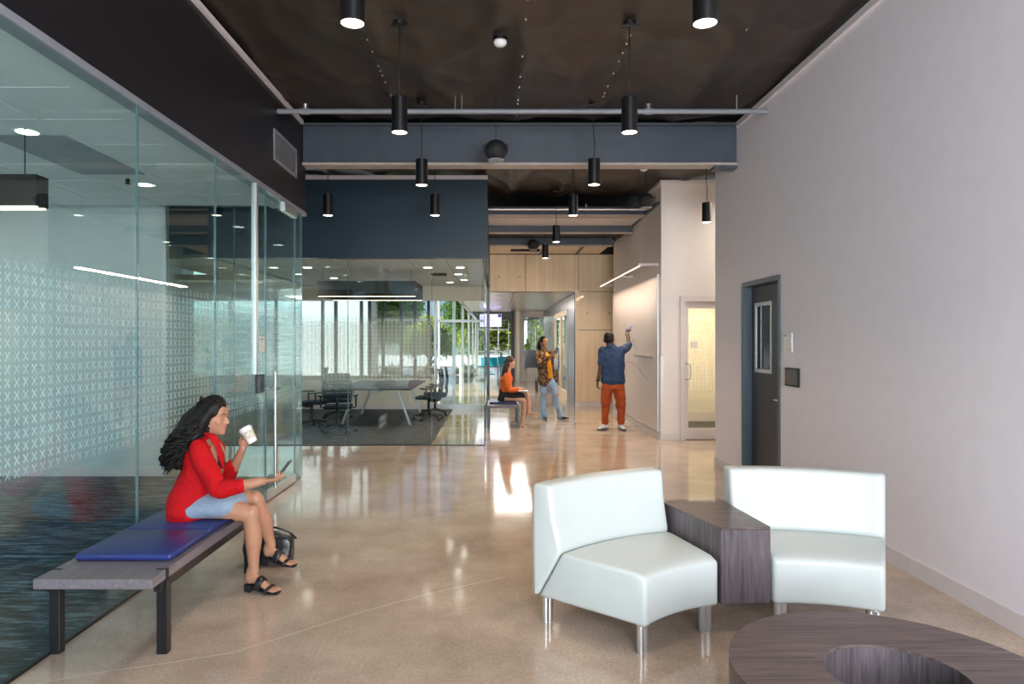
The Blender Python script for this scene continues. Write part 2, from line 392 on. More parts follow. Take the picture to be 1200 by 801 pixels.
# ============================================================ STRUCTURE
ST = 'structure'
def slab(name, a, c, mat, label=None, parent=None, bev=0):
    return G().box(a, c, bev).obj(name, mat, parent, label=label, kind=ST if parent is None else None)
fl = slab('floor', (-7.5, -2, -.12), (5.2, 42, 0), M['floor'], 'polished tan concrete floor running down the lobby')
# hairline filled crack across the front of the floor
ck = G(); pts = [P(20, 806, 1), P(100, 790, 1), P(180, 779, 1), P(270, 765, 1), P(350, 740, 1), P(430, 715, 1), P(500, 696, 1), P(590, 676, 1)]
cp = []
for p in pts:
    Y = 1.6/(1.6-p.z); cp.append(Vector((p.x*Y, Y, .0012)))
for i in range(len(cp)-1):
    for k in range(5):
        a = cp[i].lerp(cp[i+1], k/5); c = cp[i].lerp(cp[i+1], (k+1)/5)
        ja = .006*noise.noise(a*9); jc = .006*noise.noise(c*9)
        w = .003
        ck.quad((a.x, a.y+ja-w, a.z), (c.x, c.y+jc-w, c.z), (c.x, c.y+jc+w, c.z), (a.x, a.y+ja+w, a.z))
ck.obj('crack', M['crack'], fl, label='pale filled crack in the concrete')
slab('floor_carpet', (-7.4, -1.5, 0), (-2.30, 8.08, .012), M['carpet'], 'blue and black streaked carpet of the glazed left room')
slab('floor_carpet', (-6.4, 10.62, 0), (-1.0, 16.15, .012), M['carpet2'], 'grey streaked carpet under the meeting table')
slab('floor_carpet', (2.95, 11.2, 0), (4.9, 13.7, .012), M['carpet2'], 'grey carpet inside the small booth on the right')
# ---- wrinkled black membrane ceilings (real relief)
def membrane(name, x0, x1, y0, y1, z, label, seams):
    g = G(); nx, ny = int((x1-x0)/.07), int((y1-y0)/.07); V = []
    for j in range(ny+1):
        row = []
        for i in range(nx+1):
            x = x0+(x1-x0)*i/nx; y = y0+(y1-y0)*j/ny
            w = 1-abs(noise.noise(Vector((x*.9+y*.35, y*.5-x*.3, 3.1))))*2
            w2 = 1-abs(noise.noise(Vector((x*1.9-y*.9, y*1.2, 7.7))))*2
            s = max([math.exp(-((x-q)/.09)**2) for q in seams]+[0])
            row.append(g.b.verts.new((x, y, z-.055*abs(w)**3-.035*max(0, w2)**4-.03*s)))
        V.append(row)
    for j in range(ny):
        for i in range(nx): g.b.faces.new((V[j][i], V[j+1][i], V[j+1][i+1], V[j][i+1]))
    o = g.obj(name, M['membrane'], smooth=True, label=label, kind=ST)
    st = G()
    for q in seams:
        y = y0
        while y < y1:
            st.box((q-.006, y, z-.072), (q+.006, y+.02, z-.062)); y += random.uniform(.09, .5)
    st.obj('staples', M['satin'], o, kind='stuff')
    return o
membrane('ceiling', -2.29, 2.875, -2, 8.05, 4.27, 'wrinkled black membrane ceiling above the front of the lobby', (-1.1, .25, 1.15, 2.1))
membrane('ceiling', -7.2, 5.1, 8.28, 12.35, 4.27, 'wrinkled black membrane ceiling behind the first beam', (-1.1, .25, 1.15))
slab('roof', (-7.6, -2.1, 4.34), (5.3, 17.3, 4.5), M['matte'], 'dark roof deck over the lobby')
slab('roof', (-1.1, 17.3, 2.95), (5.2, 41, 3.1), M['matte'], 'low roof over the passage and lounge')
# ---- right wall with door opening
R = 2.875
wr = slab('wall_right', (R, -2, 0), (R+.2, 6.87, 4.17), M['wall'], 'long pale lilac grey wall on the right')
G().box((R, 6.87, 2.28), (R+.2, 7.93, 4.17)).obj('wall_panel', M['wall'], wr)
G().box((R, 7.93, 0), (R+.2, 8.91, 4.17)).obj('wall_panel', M['wall'], wr)
slab('trim_1', (R-.03, -2, 4.13), (R+.0, 8.06, 4.19), M['trim'], 'thin pale trim along the top of the right wall')
for a, c in ((-2, 6.86), (7.94, 8.91)):
    slab('baseboard_right', (R-.014, a, 0), (R-.0005, c, .115), M['trim'], 'pale baseboard along the foot of the right wall')
# door in the right wall
d1 = thing('door_1', 'dark steel blue door set deep in the right wall', None, (R, 7.4, 0), kind=ST)
G().box((R-.012, 7.88, 0), (R+.16, 7.93, 2.28)).obj('jamb', M['steelframe'], d1, world=True)
G().box((R-.012, 6.87, 0), (R+.16, 6.92, 2.28)).obj('jamb', M['steelframe'], d1, world=True)
G().box((R-.012, 6.92, 2.23), (R+.16, 7.88, 2.28)).obj('door_head', M['steelframe'], d1, world=True)
lf = G().box((R+.09, 6.925, .01), (R+.135, 7.30, 2.225)).box((R+.09, 7.30, .01), (R+.135, 7.74, 1.28)).box((R+.09, 7.30, 2.02), (R+.135, 7.74, 2.225)).box((R+.09, 7.74, .01), (R+.135, 7.875, 2.225)).obj('door_leaf', M['doorleaf'], d1, world=True)
g = G()
g.box((R+.075, 7.28, 1.26), (R+.09, 7.32, 2.04)).box((R+.075, 7.72, 1.26), (R+.09, 7.76, 2.04)).box((R+.075, 7.32, 1.26), (R+.09, 7.72, 1.30)).box((R+.075, 7.32, 2.0), (R+.09, 7.72, 2.04))
g.obj('window_frame', M['satin'], lf, world=True); G().box((R+.108, 7.3, 1.28), (R+.114, 7.74, 2.02)).obj('pane', M['darkscreen'], lf, world=True)
g = G().cyl((R+.03, 6.99, 1.0), (R+.09, 6.99, 1.0), .012).cyl((R+.03, 6.99, 1.0), (R+.03, 7.1, 1.0), .010); g.obj('handle', M['steel'], lf, world=True)
slab('wall_backing', (R+.2, 6.7, 0), (R+.26, 8.1, 2.4), M['matte'], 'dark backing behind the recessed door')
# ---- white wall facing the camera, with booth door
WY = 11.13
wf = slab('wall_front', (2.71, WY, 0), (3.02, WY+.15, 4.22), M['white'], 'white wall facing the lobby beside the glass booth door')
G().box((3.97, WY, 0), (5.1, WY+.15, 4.22)).obj('wall_panel', M['white'], wf); G().box((3.02, WY, 2.35), (3.97, WY+.15, 4.22)).obj('wall_panel', M['white'], wf)
slab('trim_2', (2.69, WY-.02, 4.18), (5.1, WY+.0, 4.235), M['trim'], 'grey trim along the top of the white wall')
slab('baseboard_front', (2.70, WY-.012, 0), (3.015, WY-.0005, .11), M['trim'], 'pale baseboard under the white wall')
slab('wall_hall', (5.1, 8, 0), (5.2, WY, 4.22), M['white'], 'white side wall of the recess on the right')
slab('wall_hall', (R+.2, 8.1, 0), (5.1, 8.2, 4.22), M['white'], 'white wall behind the lobby wall')
d2 = thing('door_2', 'framed glass booth door with cross pattern film', None, (3.5, WY, 0), kind=ST)
g = G().box((3.02, WY-.02, 0), (3.10, WY+.15, 2.35)).box((3.89, WY-.02, 0), (3.97, WY+.15, 2.35)).box((3.10, WY-.02, 2.26), (3.89, WY+.15, 2.35)); g.obj('door_frame', M['trim'], d2, world=True)
g = G().box((3.105, WY+.03, .01), (3.16, WY+.07, 2.255)).box((3.83, WY+.03, .01), (3.885, WY+.07, 2.255)).box((3.16, WY+.03, .01), (3.83, WY+.07, .19)).box((3.16, WY+.03, 2.15), (3.83, WY+.07, 2.255))
lf = g.obj('door_leaf', M['trim'], d2, world=True)
gp = G().box((3.16, WY+.045, .19), (3.83, WY+.055, 2.15)).obj('glass_pane', M['glass'], d2, world=True)
G().quad((3.16, WY+.042, .19), (3.83, WY+.042, .19), (3.83, WY+.042, 2.15), (3.16, WY+.042, 2.15)).obj('film', M['filmD'], gp, world=True)
G().tube([(3.115, WY+.03, 1.25), (3.125, WY-.03, 1.25), (3.16, WY-.05, 1.25), (3.175, WY-.05, 1.2), (3.175, WY-.05, 1.04), (3.16, WY-.05, .99), (3.125, WY-.03, .99), (3.115, WY+.03, .99)], .012).obj('handle', M['steel'], lf, smooth=True, world=True)
G().box((3.20, WY+.028, 1.50), (3.31, WY+.040, 1.61), .002).obj('sign', M['whiteplast'], lf, world=True)
slab('wall_booth', (2.9, 13.7, 0), (5.1, 13.85, 2.8), M['cream'], 'cream back wall of the booth'); slab('wall_booth', (4.9, WY+.15, 0), (5.05, 13.7, 2.8), M['cream'], 'cream side wall of the booth')
slab('ceiling_booth', (2.9, WY+.15, 2.75), (5.1, 13.85, 2.82), M['cream'], 'cream ceiling of the booth')
slab('baseboard_booth', (2.9, 13.68, .012), (4.9, 13.699, .2), M['trim'], 'baseboard inside the booth')
# ---- whiteboard wall
wb_ = slab('wall_side', (2.71, WY+.15, 0), (2.86, 15.6, 4.22), M['white'], 'white side wall that carries the whiteboard')
slab('baseboard_side', (2.696, WY+.0, 0), (2.7095, 15.6, .10), M['trim'], 'pale baseboard under the whiteboard')
slab('trim_3', (2.69, WY, 4.18), (2.71, 15.6, 4.235), M['trim'], 'grey trim along the top of the side wall')
slab('corner_guard', (2.700, WY-.006, .11), (2.755, WY+.0, 1.38), M['satin'], 'steel corner guard on the white wall')
slab('wall_return', (3.2, 15.6, 0), (3.3, 17.3, 4.22), M['white'], 'white wall returning towards the plywood')
# ---- plywood wall
py = thing('wall_plywood', 'birch plywood panelled wall and fascia around the passage', None, (2, 17, 0), kind=ST)
for x0, x1, z0, z1 in ((2.0, 3.2, 0.11, 1.895), (2.0, 3.2, 1.90, 2.845), (-.6, .76, 2.85, 3.78), (.765, 2.08, 2.85, 3.78), (2.085, 3.2, 2.85, 3.78)):
    G().box((x0+.003, 17, z0+.003), (x1-.003, 17.03, z1-.003), .002, 1).obj('panel', M['ply'], py, world=True)
G().box((-.6, 17.03, 2.85), (3.2, 17.2, 4.25)).box((2.0, 17.03, 0), (3.2, 17.2, 2.85)).obj('backing', M['matte'], py, world=True)
bt = G()
for x, z in ((2.30, 2.32), (2.86, 2.32), (.1, 3.22), (.62, 3.22)): bt.cyl((x, 16.995, z), (x, 17.0, z), .022, n=12)
bt.obj('bolt_caps', M['pipe'], py, world=True, kind='stuff')
slab('baseboard_plywood', (2.0, 16.985, 0), (3.2, 16.999, .11), M['trim'], 'grey baseboard under the plywood wall')
# ---- passage
ps = thing('ceiling_passage', 'low brushed metal ceiling of the passage', None, (.5, 22, 2.85), kind=ST)
for i in range(6):
    for x0, x1 in ((-1.0, .49), (.5, 1.99)):
        G().box((x0, 17.05+i*1.83, 2.85), (x1-.004, 17.05+(i+1)*1.83-.006, 2.88)).obj('panel', M['inoxc'], ps, world=True)
for x, y in ((.15, 18.4), (.15, 20.5), (.15, 23)): G().cyl((x, y, 2.838), (x, y, 2.849), .13).obj('speaker_grille', M['trim'], ps, world=True)
wp = thing('wall_passage', 'brushed metal side wall of the passage', None, (2, 22, 0), kind=ST)
for y0, y1, z0 in ((17.0, 18.75, 0), (22.9, 28, 0), (18.75, 22.9, 2.5)):
    G().box((2.0, y0+.004, z0), (2.08, y1-.004, 2.86)).obj('panel', M['inox'], wp, world=True)
for nme, y0, y1 in (('door_3', 18.8, 20.8), ('door_4', 20.9, 22.8)):
    d = thing(nme, 'tall wood framed door with glass in the passage, ' + ('nearer one' if nme == 'door_3' else 'farther one'), None, (2, y0, 0), kind=ST)
    for a, b_ in ((y0, y0+.12), (y1-.12, y1)): G().box((1.985, a, 0), (2.06, b_, 2.5)).obj('stile', M['ply'], d, world=True)
    G().box((1.985, y0+.12, 2.36), (2.06, y1-.12, 2.5)).obj('rail', M['ply'], d, world=True); G().box((1.985, y0+.12, 0), (2.06, y1-.12, .2)).obj('rail', M['ply'], d, world=True)
    G().box((2.02, y0+.12, .2), (2.03, y1-.12, 2.36)).obj('glass_pane', M['glass'], d, world=True)
    G().cyl((1.93, y0+.06, .9), (1.93, y0+.06, 1.5), .015).cyl((1.93, y0+.06, 1.2), (1.99, y0+.06, 1.2), .01).obj('handle', M['steel'], d, world=True)
slab('wall_beyond', (3.4, 17.3, 0), (3.5, 28, 2.9), M['cream'], 'pale wall of the room beyond the passage doors')
# end wall with framed window
we = thing('wall_end', 'cream end wall of the passage with a framed window', None, (1.4, 28, 0), kind=ST)
for a, c in (((.8, 28, 0), (1.12, 28.2, 2.85)), ((1.12, 28, 0), (2.6, 28.2, .5)), ((1.12, 28, 2.7), (2.6, 28.2, 2.85)), ((2.5, 28, .5), (2.7, 28.2, 2.7))): G().box(a, c).obj('wall_panel', M['cream'], we, world=True)
w5 = thing('window_5', 'tall bright window at the end of the passage', None, (1.8, 28, .5), kind=ST)
g = G().box((1.12, 27.96, .5), (1.2, 28.0, 2.7)).box((2.42, 27.96, .5), (2.5, 28.0, 2.7)).box((1.2, 27.96, 2.62), (2.42, 28.0, 2.7)).box((1.2, 27.96, .5), (2.42, 28.0, .56)); g.obj('window_frame', M['trim'], w5, world=True)
G().box((1.2, 28.02, .56), (2.42, 28.03, 2.62)).obj('glass_pane', M['glass'], w5, world=True)
for x in (.72, .93):
    slab('column', (x-.07, 27.7-.2, 0), (x+.07, 27.7, 2.85), M['extdark'] if x < .8 else M['cream'], ('dark' if x < .8 else 'cream') + ' column at the end of the passage')
# lounge end glazing
w6 = thing('window_6', 'glazed end wall of the far lounge', None, (0, 40, 0), kind=ST)
for x in (-1.0, -.4, .2, .8): G().box((x-.03, 40, 0), (x+.03, 40.08, 2.9)).obj('mullion', M['satin'], w6, world=True)
for z in (.05, 1.0, 2.3, 2.85): G().box((-1.0, 40, z), (.8, 40.06, z+.06)).obj('transom', M['satin'], w6, world=True)
w7 = thing('window_7', 'glazed side wall of the passage towards the street', None, (-1.05, 28, 0), kind=ST)
for y in (17.3, 22, 27, 32, 37): G().box((-1.08, y-.04, 0), (-1.0, y+.04, 2.9)).obj('mullion', M['satin'], w7, world=True)
G().box((-1.08, 17.3, 2.8), (-1.0, 40, 2.95)).obj('head', M['satin'], w7, world=True)
# ---- first big beam and ones behind
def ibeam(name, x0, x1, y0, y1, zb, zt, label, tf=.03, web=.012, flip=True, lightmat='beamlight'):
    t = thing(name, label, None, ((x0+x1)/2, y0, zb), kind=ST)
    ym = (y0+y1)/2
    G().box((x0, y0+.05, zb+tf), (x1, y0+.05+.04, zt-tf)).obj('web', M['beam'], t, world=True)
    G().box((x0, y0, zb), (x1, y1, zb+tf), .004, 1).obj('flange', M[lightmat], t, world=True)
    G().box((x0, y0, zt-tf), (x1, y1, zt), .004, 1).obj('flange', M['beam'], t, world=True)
    return t
b1 = ibeam('beam_1', -2.28, 2.87, 8.06, 8.26, 3.69, 4.19, 'deep blue grey steel beam crossing the whole lobby')
G().box((2.60, 8.08, 3.655), (2.87, 8.24, 3.69)).obj('bracket', M['beam'], b1, world=True)
ibeam('beam_2', -.13, 2.70, 12.2, 12.5, 3.86, 4.02, 'upper grey beam behind the navy box', .02)
slab('soffit', (-.13, 12.5, 3.87), (2.70, 13.35, 3.90), M['trim'], 'pale brown soffit between the two rear beams')
ibeam('beam_3', -.13, 2.70, 13.36, 13.5, 3.73, 3.93, 'second grey beam behind the soffit', .02)
slab('soffit', (-.13, 13.5, 3.84), (2.70, 14.7, 3.87), M['matte'], 'dark soffit in front of the third beam')
b4 = ibeam('beam_4', -.13, 2.55, 14.75, 14.95, 3.68, 3.92, 'third rear beam with ribs above the people', .02)
for i in range(9): G().box((-.05+i*.3, 14.74, 3.70), (-.035+i*.3, 14.80, 3.90)).obj('rib', M['beam'], b4, world=True)
sf = thing('soffit', 'pale panelled soffit meeting the plywood fascia', None, (1, 16, 3.78), kind=ST)
for x0, x1 in ((-.13, 1.1), (1.14, 2.0), (2.04, 2.6)): G().box((x0, 14.96, 3.79), (x1, 16.98, 3.82)).obj('panel', M['ply'], sf, world=True)
for x in (1.12, 2.02): G().box((x-.025, 14.96, 3.765), (x+.025, 16.98, 3.80)).obj('batten', M['beam'], sf, world=True)
slab('track', (.35, 15.2, 3.62), (1.0, 15.26, 3.67), M['matte'], 'short black track under the rear soffit')
slab('trim_4', (2.66, 11.2, 3.86), (2.71, 15.6, 3.90), M['beam'], 'grey angle carrying the rear beams on the side wall')
# ---- header box on the left above the glass
HX = -2.29
slab('wall_header', (HX-.12, -2, 3.16), (HX, 8.25, 4.2), M['header'], 'charcoal painted header wall above the left glass')
slab('wall_header', (-7.4, 8.06, 3.22), (HX-.12, 8.2, 4.25), M['header'], 'charcoal header returning above the far glass')
slab('trim_5', (HX, -2, 4.17), (HX+.03, 8.06, 4.215), M['trim'], 'pale strip along the top of the charcoal header')
slab('trim_6', (HX-.10, -1.5, 3.115), (HX+.012, 8.25, 3.16), M['pipe'], 'metal glazing channel under the header')
slab('trim_7', (HX-.02, -1.5, 0), (HX+.014, 6.80, .016), M['black'], 'thin black floor channel of the left glass')
vt = thing('air_grille', 'grey louvred air grille on the charcoal header', 'vent', (HX, 7.45, 3.65))
G().box((HX, 7.06, 3.48), (HX+.012, 7.09, 3.81)).box((HX, 7.83, 3.48), (HX+.012, 7.86, 3.81)).box((HX, 7.09, 3.78), (HX+.012, 7.83, 3.81)).box((HX, 7.09, 3.48), (HX+.012, 7.83, 3.51)).obj('frame', M['pipe'], vt, world=True)
g = G()
for i in range(14): g.bar((HX+.006, 7.09, 3.52+i*.0195), (HX+.006, 7.83, 3.52+i*.0195), .012, .007)
g.obj('louvres', M['pipe'], vt, world=True, kind='stuff')
# ---- left glass partition
def pane(x0, y0, z0, x1, y1, z1, mat, parent, fm=None, side=1):
    o = G().box((x0, y0, z0), (x1, y1, z1)).obj('glass_pane', mat, parent, world=True)
    e = G(); t = .004
    if abs(x1-x0) < abs(y1-y0):
        for y in (y0-.001, y1+.001-t): e.box((x0-.0005, y, z0), (x1+.0005, y+t, z1))
    else:
        for x in (x0-.001, x1+.001-t): e.box((x, y0-.0005, z0), (x+t, y1+.0005, z1))
    e.obj('glass_edge', M['glassedge'], o, world=True)
    if fm:
        g = G()
        if abs(x1-x0) < abs(y1-y0): g.quad((x0-.002, y0, z0+.4), (x0-.002, y1, z0+.4), (x0-.002, y1, 2.4), (x0-.002, y0, 2.4))
        else: g.quad((x0, y1+.002, .3), (x1, y1+.002, .3), (x1, y1+.002, 2.3), (x0, y1+.002, 2.3))
        g.obj('film', fm, o, world=True)
    return o
gx0, gx1 = HX-.006, HX+.006
w1 = thing('window_1', 'frameless green tinted glass partition along the left side', None, (HX, 4, 0), kind=ST)
for a, b_ in ((-1.4, 1.9), (1.906, 4.365), (4.371, 5.583), (5.589, 6.805)):
    pane(gx0, a, .016, gx1, b_, 3.12, M['glassL'], w1, M['filmL'])
pane(gx0, 7.812, .016, gx1, 8.08, 3.12, M['glassL'], w1, M['filmL'])
G().box((HX-.03, 6.50, 1.29), (HX+.022, 6.545, 3.12), .004, 1).obj('conduit', M['satin'], w1, world=True, label='vertical silver channel above the card reader')
d5 = thing('door_5', 'frameless glass door with long steel pull in the left partition', None, (HX, 7.3, 0), kind=ST)
pane(gx0, 6.822, .10, gx1, 7.795, 3.10, M['glassL'], d5, M['filmL'])
G().box((HX-.02, 6.822, .012), (HX+.02, 7.795, .105), .003, 1).obj('bottom_rail', M['satin'], d5, world=True)
G().box((HX-.025, 7.36, 3.01), (HX+.03, 7.80, 3.115), .004, 1).obj('top_patch', M['satin'], d5, world=True)
G().cyl((HX+.07, 6.90, .13), (HX+.07, 6.90, 1.30), .0165, n=16).cyl((HX-.02, 6.90, 1.13), (HX+.12, 6.90, 1.13), .013, n=12).cyl((HX, 6.90, .25), (HX+.07, 6.90, .25), .011, n=12).obj('pull_handle', M['steel'], d5, world=True, auto=True)
t = thing('ceiling_sprinkler', 'small sprinkler head in the left room tiled ceiling', 'sprinkler', (-3.55, 6.6, 3.175)); G().cyl((0, 0, -.03), (0, 0, 0), .02, n=12).cyl((0, 0, -.05), (0, 0, -.03), .03, .01, n=12).obj('head', M['black'], t)
rd = thing('card_reader', 'black card reader on the glass beside the long steel pull', 'card reader', (HX, 6.57, 1.21))
G().box((HX+.0065, 6.50, 1.11), (HX+.045, 6.66, 1.285), .006).obj('housing', M['black'], rd, world=True)
G().box((HX+.045, 6.52, 1.13), (HX+.047, 6.64, 1.265), .001).obj('face', M['darkscreen'], rd, world=True)
sg = thing('door_sign', 'small white notice plate on the left glass above the card reader', 'sign', (HX, 6.7, 1.6))
G().box((HX+.0065, 6.63, 1.50), (HX+.011, 6.76, 1.66), .001).obj('plate', M['whiteplast'], sg, world=True)
G().box((HX+.011, 6.645, 1.62), (HX+.0115, 6.72, 1.632)).box((HX+.011, 6.645, 1.60), (HX+.0115, 6.69, 1.607)).obj('print', M['pipe'], sg, world=True)
# far glass of left room
w2 = thing('window_2', 'glass partition closing the far side of the left room', None, (-3.1, 8.1, 0), kind=ST)
for a, b_ in ((-3.88, -3.095), (-3.089, -2.31)): pane(a, 8.09, .016, b_, 8.102, 3.22, M['glassL'], w2, M['filmM'])
G().box((-3.93, 8.05, 0), (-3.885, 8.13, 3.22)).obj('frame', M['satin'], w2, world=True)
slab('wall_left_room', (-7.5, 8.1, 0), (-3.93, 8.2, 3.22), M['roomwall'], 'pale wall at the back of the glazed left room')
slab('baseboard_left_room', (-7.5, 8.088, .012), (-3.93, 8.0995, .12), M['trim'], 'pale baseboard at the back of the left room')
slab('wall_outer_left', (-7.6, -2, 0), (-7.5, 17, 4.3), M['roomwall'], 'outer wall of the left room')
# tiled ceiling of left room
def tiles(name, label, xs, ys, z, lights, mat='tile'):
    t = thing(name, label, None, (xs[0], ys[0], z), kind=ST)
    tm = G().box((.008, .008, 0), (.602, .602, .02), .003, 1).mesh(M[mat])
    for x in xs:
        for y in ys:
            o = link('ceiling_tile', tm, t); o.location = (x-xs[0], y-ys[0], 0)
    G().box((xs[0]-.02, ys[0]-.05, z+.012), (xs[-1]+.63, ys[-1]+.62, z+.03)).obj('grid', M['grid'], t, world=True)
    return t
tiles('ceiling_left_room', 'tiled ceiling of the glazed left room', [-7.50+.61*i for i in range(8)], [-.66+.61*i for i in range(14)], 3.175, [])
G().box((-2.63, -1, 3.175), (-2.42, 8.06, 3.2)).obj('ceiling_edge', M['tile'], None, kind=ST, label='tile border along the left glass')
dlm = None
def downlight(x, y, z, label, group, e=9):
    global dlm
    if dlm is None:
        dlm = (G().lathe([(.075, -.002), (.095, -.006), (.095, 0), (.075, 0)], n=24).mesh(M['whiteplast'], True), G().cyl((0, 0, -.004), (0, 0, -.001), .074, n=24).mesh(M['lens2']))
    t = thing('downlight', label, 'light', (x, y, z), 0, group)
    link('trim_ring', dlm[0], t); link('lens', dlm[1], t)
    light('lamp', 'SPOT', (0, 0, -.02), (0, 0, 0), e, (1, .93, .84), t, spot_size=2.4, spot_blend=.8, shadow_soft_size=.07)
for i, (x, y) in enumerate(((-3.51, 3.4), (-3.51, 5.12), (-3.51, 6.84), (-5.34, 3.4), (-5.34, 5.12), (-5.34, 6.84))):
    downlight(x, y, 3.175, 'round recessed downlight in the left room ceiling, %s, %s one' % ('row by the glass' if x > -4 else 'row far from the glass', ('nearest', 'middle', 'farthest')[i % 3]), 'left room downlights', 4)
slab('access_panel', (-3.88+.01, 5.19, 3.168), (-3.28, 6.40, 3.174), M['pipe'], 'grey air panel in the left room ceiling')
# black box fixtures
def box_fixture(label, x0, x1, y0, y1, z0, z1, cz):
    t = thing('box_pendant', label, 'light', ((x0+x1)/2, (y0+y1)/2, z1), 0, 'black box pendants')
    w = .05
    for a, c in (((x0, y0, z0), (x1, y0+w, z1)), ((x0, y1-w, z0), (x1, y1, z1)), ((x0, y0+w, z0), (x0+w, y1-w, z1)), ((x1-w, y0+w, z0), (x1, y1-w, z1))):
        G().box(a, c, .003, 1).obj('side_panel', M['matte'], t, world=True)
    for a, c in (((x0+.01, y0+.012, z0-.012), (x1-.01, y0+w-.012, z0)), ((x0+.01, y1-w+.012, z0-.012), (x1-.01, y1-.012, z0))): G().box(a, c).obj('light_strip', M['led'], t, world=True)
    for x in (x0+.1, x1-.1): G().cyl((x, y0+.025, z1), (x, y0+.025, cz), .004, n=6).obj('hanger', M['cord'], t, world=True)
    return t
box_fixture('black box pendant lamp hanging in the left room', -5.2, -3.36, 5.0, 5.14, 2.60, 2.83, 3.175)
# ---- meeting room (navy box)
slab('wall_navy', (-7.5, 10.6, 2.90), (-.15, 10.72, 4.17), M['navy'], 'dark blue bulkhead above the meeting room glass')
slab('wall_navy_side', (-.15, 10.6, 2.90), (-.12, 16.2, 4.17), M['navy'], 'blue side of the meeting room bulkhead')
slab('trim_8', (-7.5, 10.57, 4.12), (-.11, 10.6, 4.18), M['trim'], 'pale strip on top of the dark blue bulkhead')
slab('trim_9', (-7.5, 10.56, 0), (-.15, 10.60, .012), M['black'], 'black floor channel of the meeting room glass')
w3 = thing('window_3', 'meeting room glass front with cross pattern film', None, (-2, 10.58, 0), kind=ST)
for a, b_ in ((-5.9, -4.3), (-4.294, -2.28), (-2.274, -.985)): pane(a, 10.575, .012, b_, 10.585, 2.90, M['glass'], w3, M['filmM'])
d6 = thing('door_6', 'frameless glass door of the meeting room', None, (-.55, 10.58, 0), kind=ST)
pane(-.975, 10.575, .012, -.205, 10.585, 2.90, M['glass'], d6)
G().cyl((-.93, 10.52, .95), (-.93, 10.52, 1.3), .012, n=12).cyl((-.93, 10.52, 1.0), (-.93, 10.58, 1.0), .008, n=10).cyl((-.93, 10.52, 1.25), (-.93, 10.58, 1.25), .008, n=10).obj('pull_handle', M['steel'], d6, world=True)
w4 = thing('window_4', 'glass side of the meeting room along the passage', None, (-.16, 13, 0), kind=ST)
for a, b_ in ((10.59, 13.3), (13.306, 16.1)): pane(-.17, a, .012, -.16, b_, 2.90, M['glass'], w4)
tiles('ceiling_meeting_room', 'tiled ceiling of the meeting room', [-5.68+.61*i for i in range(9)], [10.73+.61*i for i in range(9)], 2.93, [])
for i, (x, y) in enumerate(((-1.2, 12.2), (-.62, 12.2), (-.72, 13.4), (-.66, 14.6), (-3.35, 14.2), (-1.0, 15.2), (-3.35, 12.2))):
    downlight(x, y, 2.93, 'round recessed downlight in the meeting room ceiling, ' + ('third from the door along the front', 'nearest the glass door corner', 'second along the passage side', 'third along the passage side', 'far one left of the black pendant', 'farthest by the back window', 'front one left of the black pendant')[i], 'meeting room downlights', 36)
box_fixture('wide black box pendant lamp over the meeting table', -3.25, -1.45, 12.5, 13.7, 2.44, 2.72, 2.93)
slab('air_diffuser', (-1.25, 13.2, 2.90), (-.95, 13.5, 2.93), M['matte'], 'dark square diffuser in the meeting room ceiling')
# meeting room back
wk = thing('wall_meeting_back', 'back wall of the meeting room below and above its windows', None, (-3, 16.2, 0), kind=ST)
for a, c in (((-7.5, 16.2, 0), (-1.45, 16.35, .78)), ((-7.5, 16.2, 2.58), (-.1, 16.35, 3.2))): G().box(a, c).obj('wall_panel', M['cream'], wk, world=True)
slab('baseboard_meeting', (-7.5, 16.185, .012), (-1.45, 16.199, .11), M['trim'], 'baseboard along the back of the meeting room')
w8 = thing('window_8', 'row of windows at the back of the meeting room', None, (-3, 16.2, .78), kind=ST)
for x in (-6.3, -5.2, -4.1, -3.79, -3.18, -2.98, -2.66, -2.23, -1.90, -1.58): G().box((x-.03, 16.2, .78), (x+.03, 16.33, 2.58)).obj('mullion', M['extdark'] if x > -4 else M['satin'], w8, world=True)
G().box((-7.4, 16.2, .74), (-1.5, 16.33, .80)).obj('window_sill', M['satin'], w8, world=True); G().box((-3.0, 16.22, 2.1), (-1.6, 16.30, 2.15)).obj('transom', M['satin'], w8, world=True)
G().box((-7.4, 16.26, .8), (-1.6, 16.27, 2.58)).obj('glass_pane', M['glass'], w8, world=True)
d7 = thing('door_7', 'glazed outer door at the back of the meeting room', None, (-.9, 16.2, 0), kind=ST)
for a, c in (((-1.45, 16.2, 0), (-1.39, 16.32, 2.58)), ((-.23, 16.2, 0), (-.17, 16.32, 2.58)), ((-1.39, 16.2, 2.07), (-.23, 16.32, 2.13)), ((-1.39, 16.2, 0), (-.23, 16.32, .12))): G().box(a, c).obj('frame', M['satin'], d7, world=True)
G().box((-1.39, 16.25, .12), (-.23, 16.26, 2.58)).obj('glass_pane', M['glass'], d7, world=True)
slab('column', (-.165, 16.12, 0), (-.125, 16.2, 2.95), M['steelframe'], 'slim blue grey post at the corner of the meeting room')
slab('wall_corridor_end', (-7.5, 8.2, 0), (-7.4, 10.6, 4.2), M['roomwall'], 'end wall of the side corridor')
# storefront behind the camera
w9 = thing('window_9', 'shop front glazing bars behind the viewpoint', None, (0, -2, 0), kind=ST)
for x in (-2.2, -.9, .45, 1.7, 2.8): G().box((x-.03, -2.06, 0), (x+.03, -1.98, 4.1)).obj('mullion', M['satin'], w9, world=True)
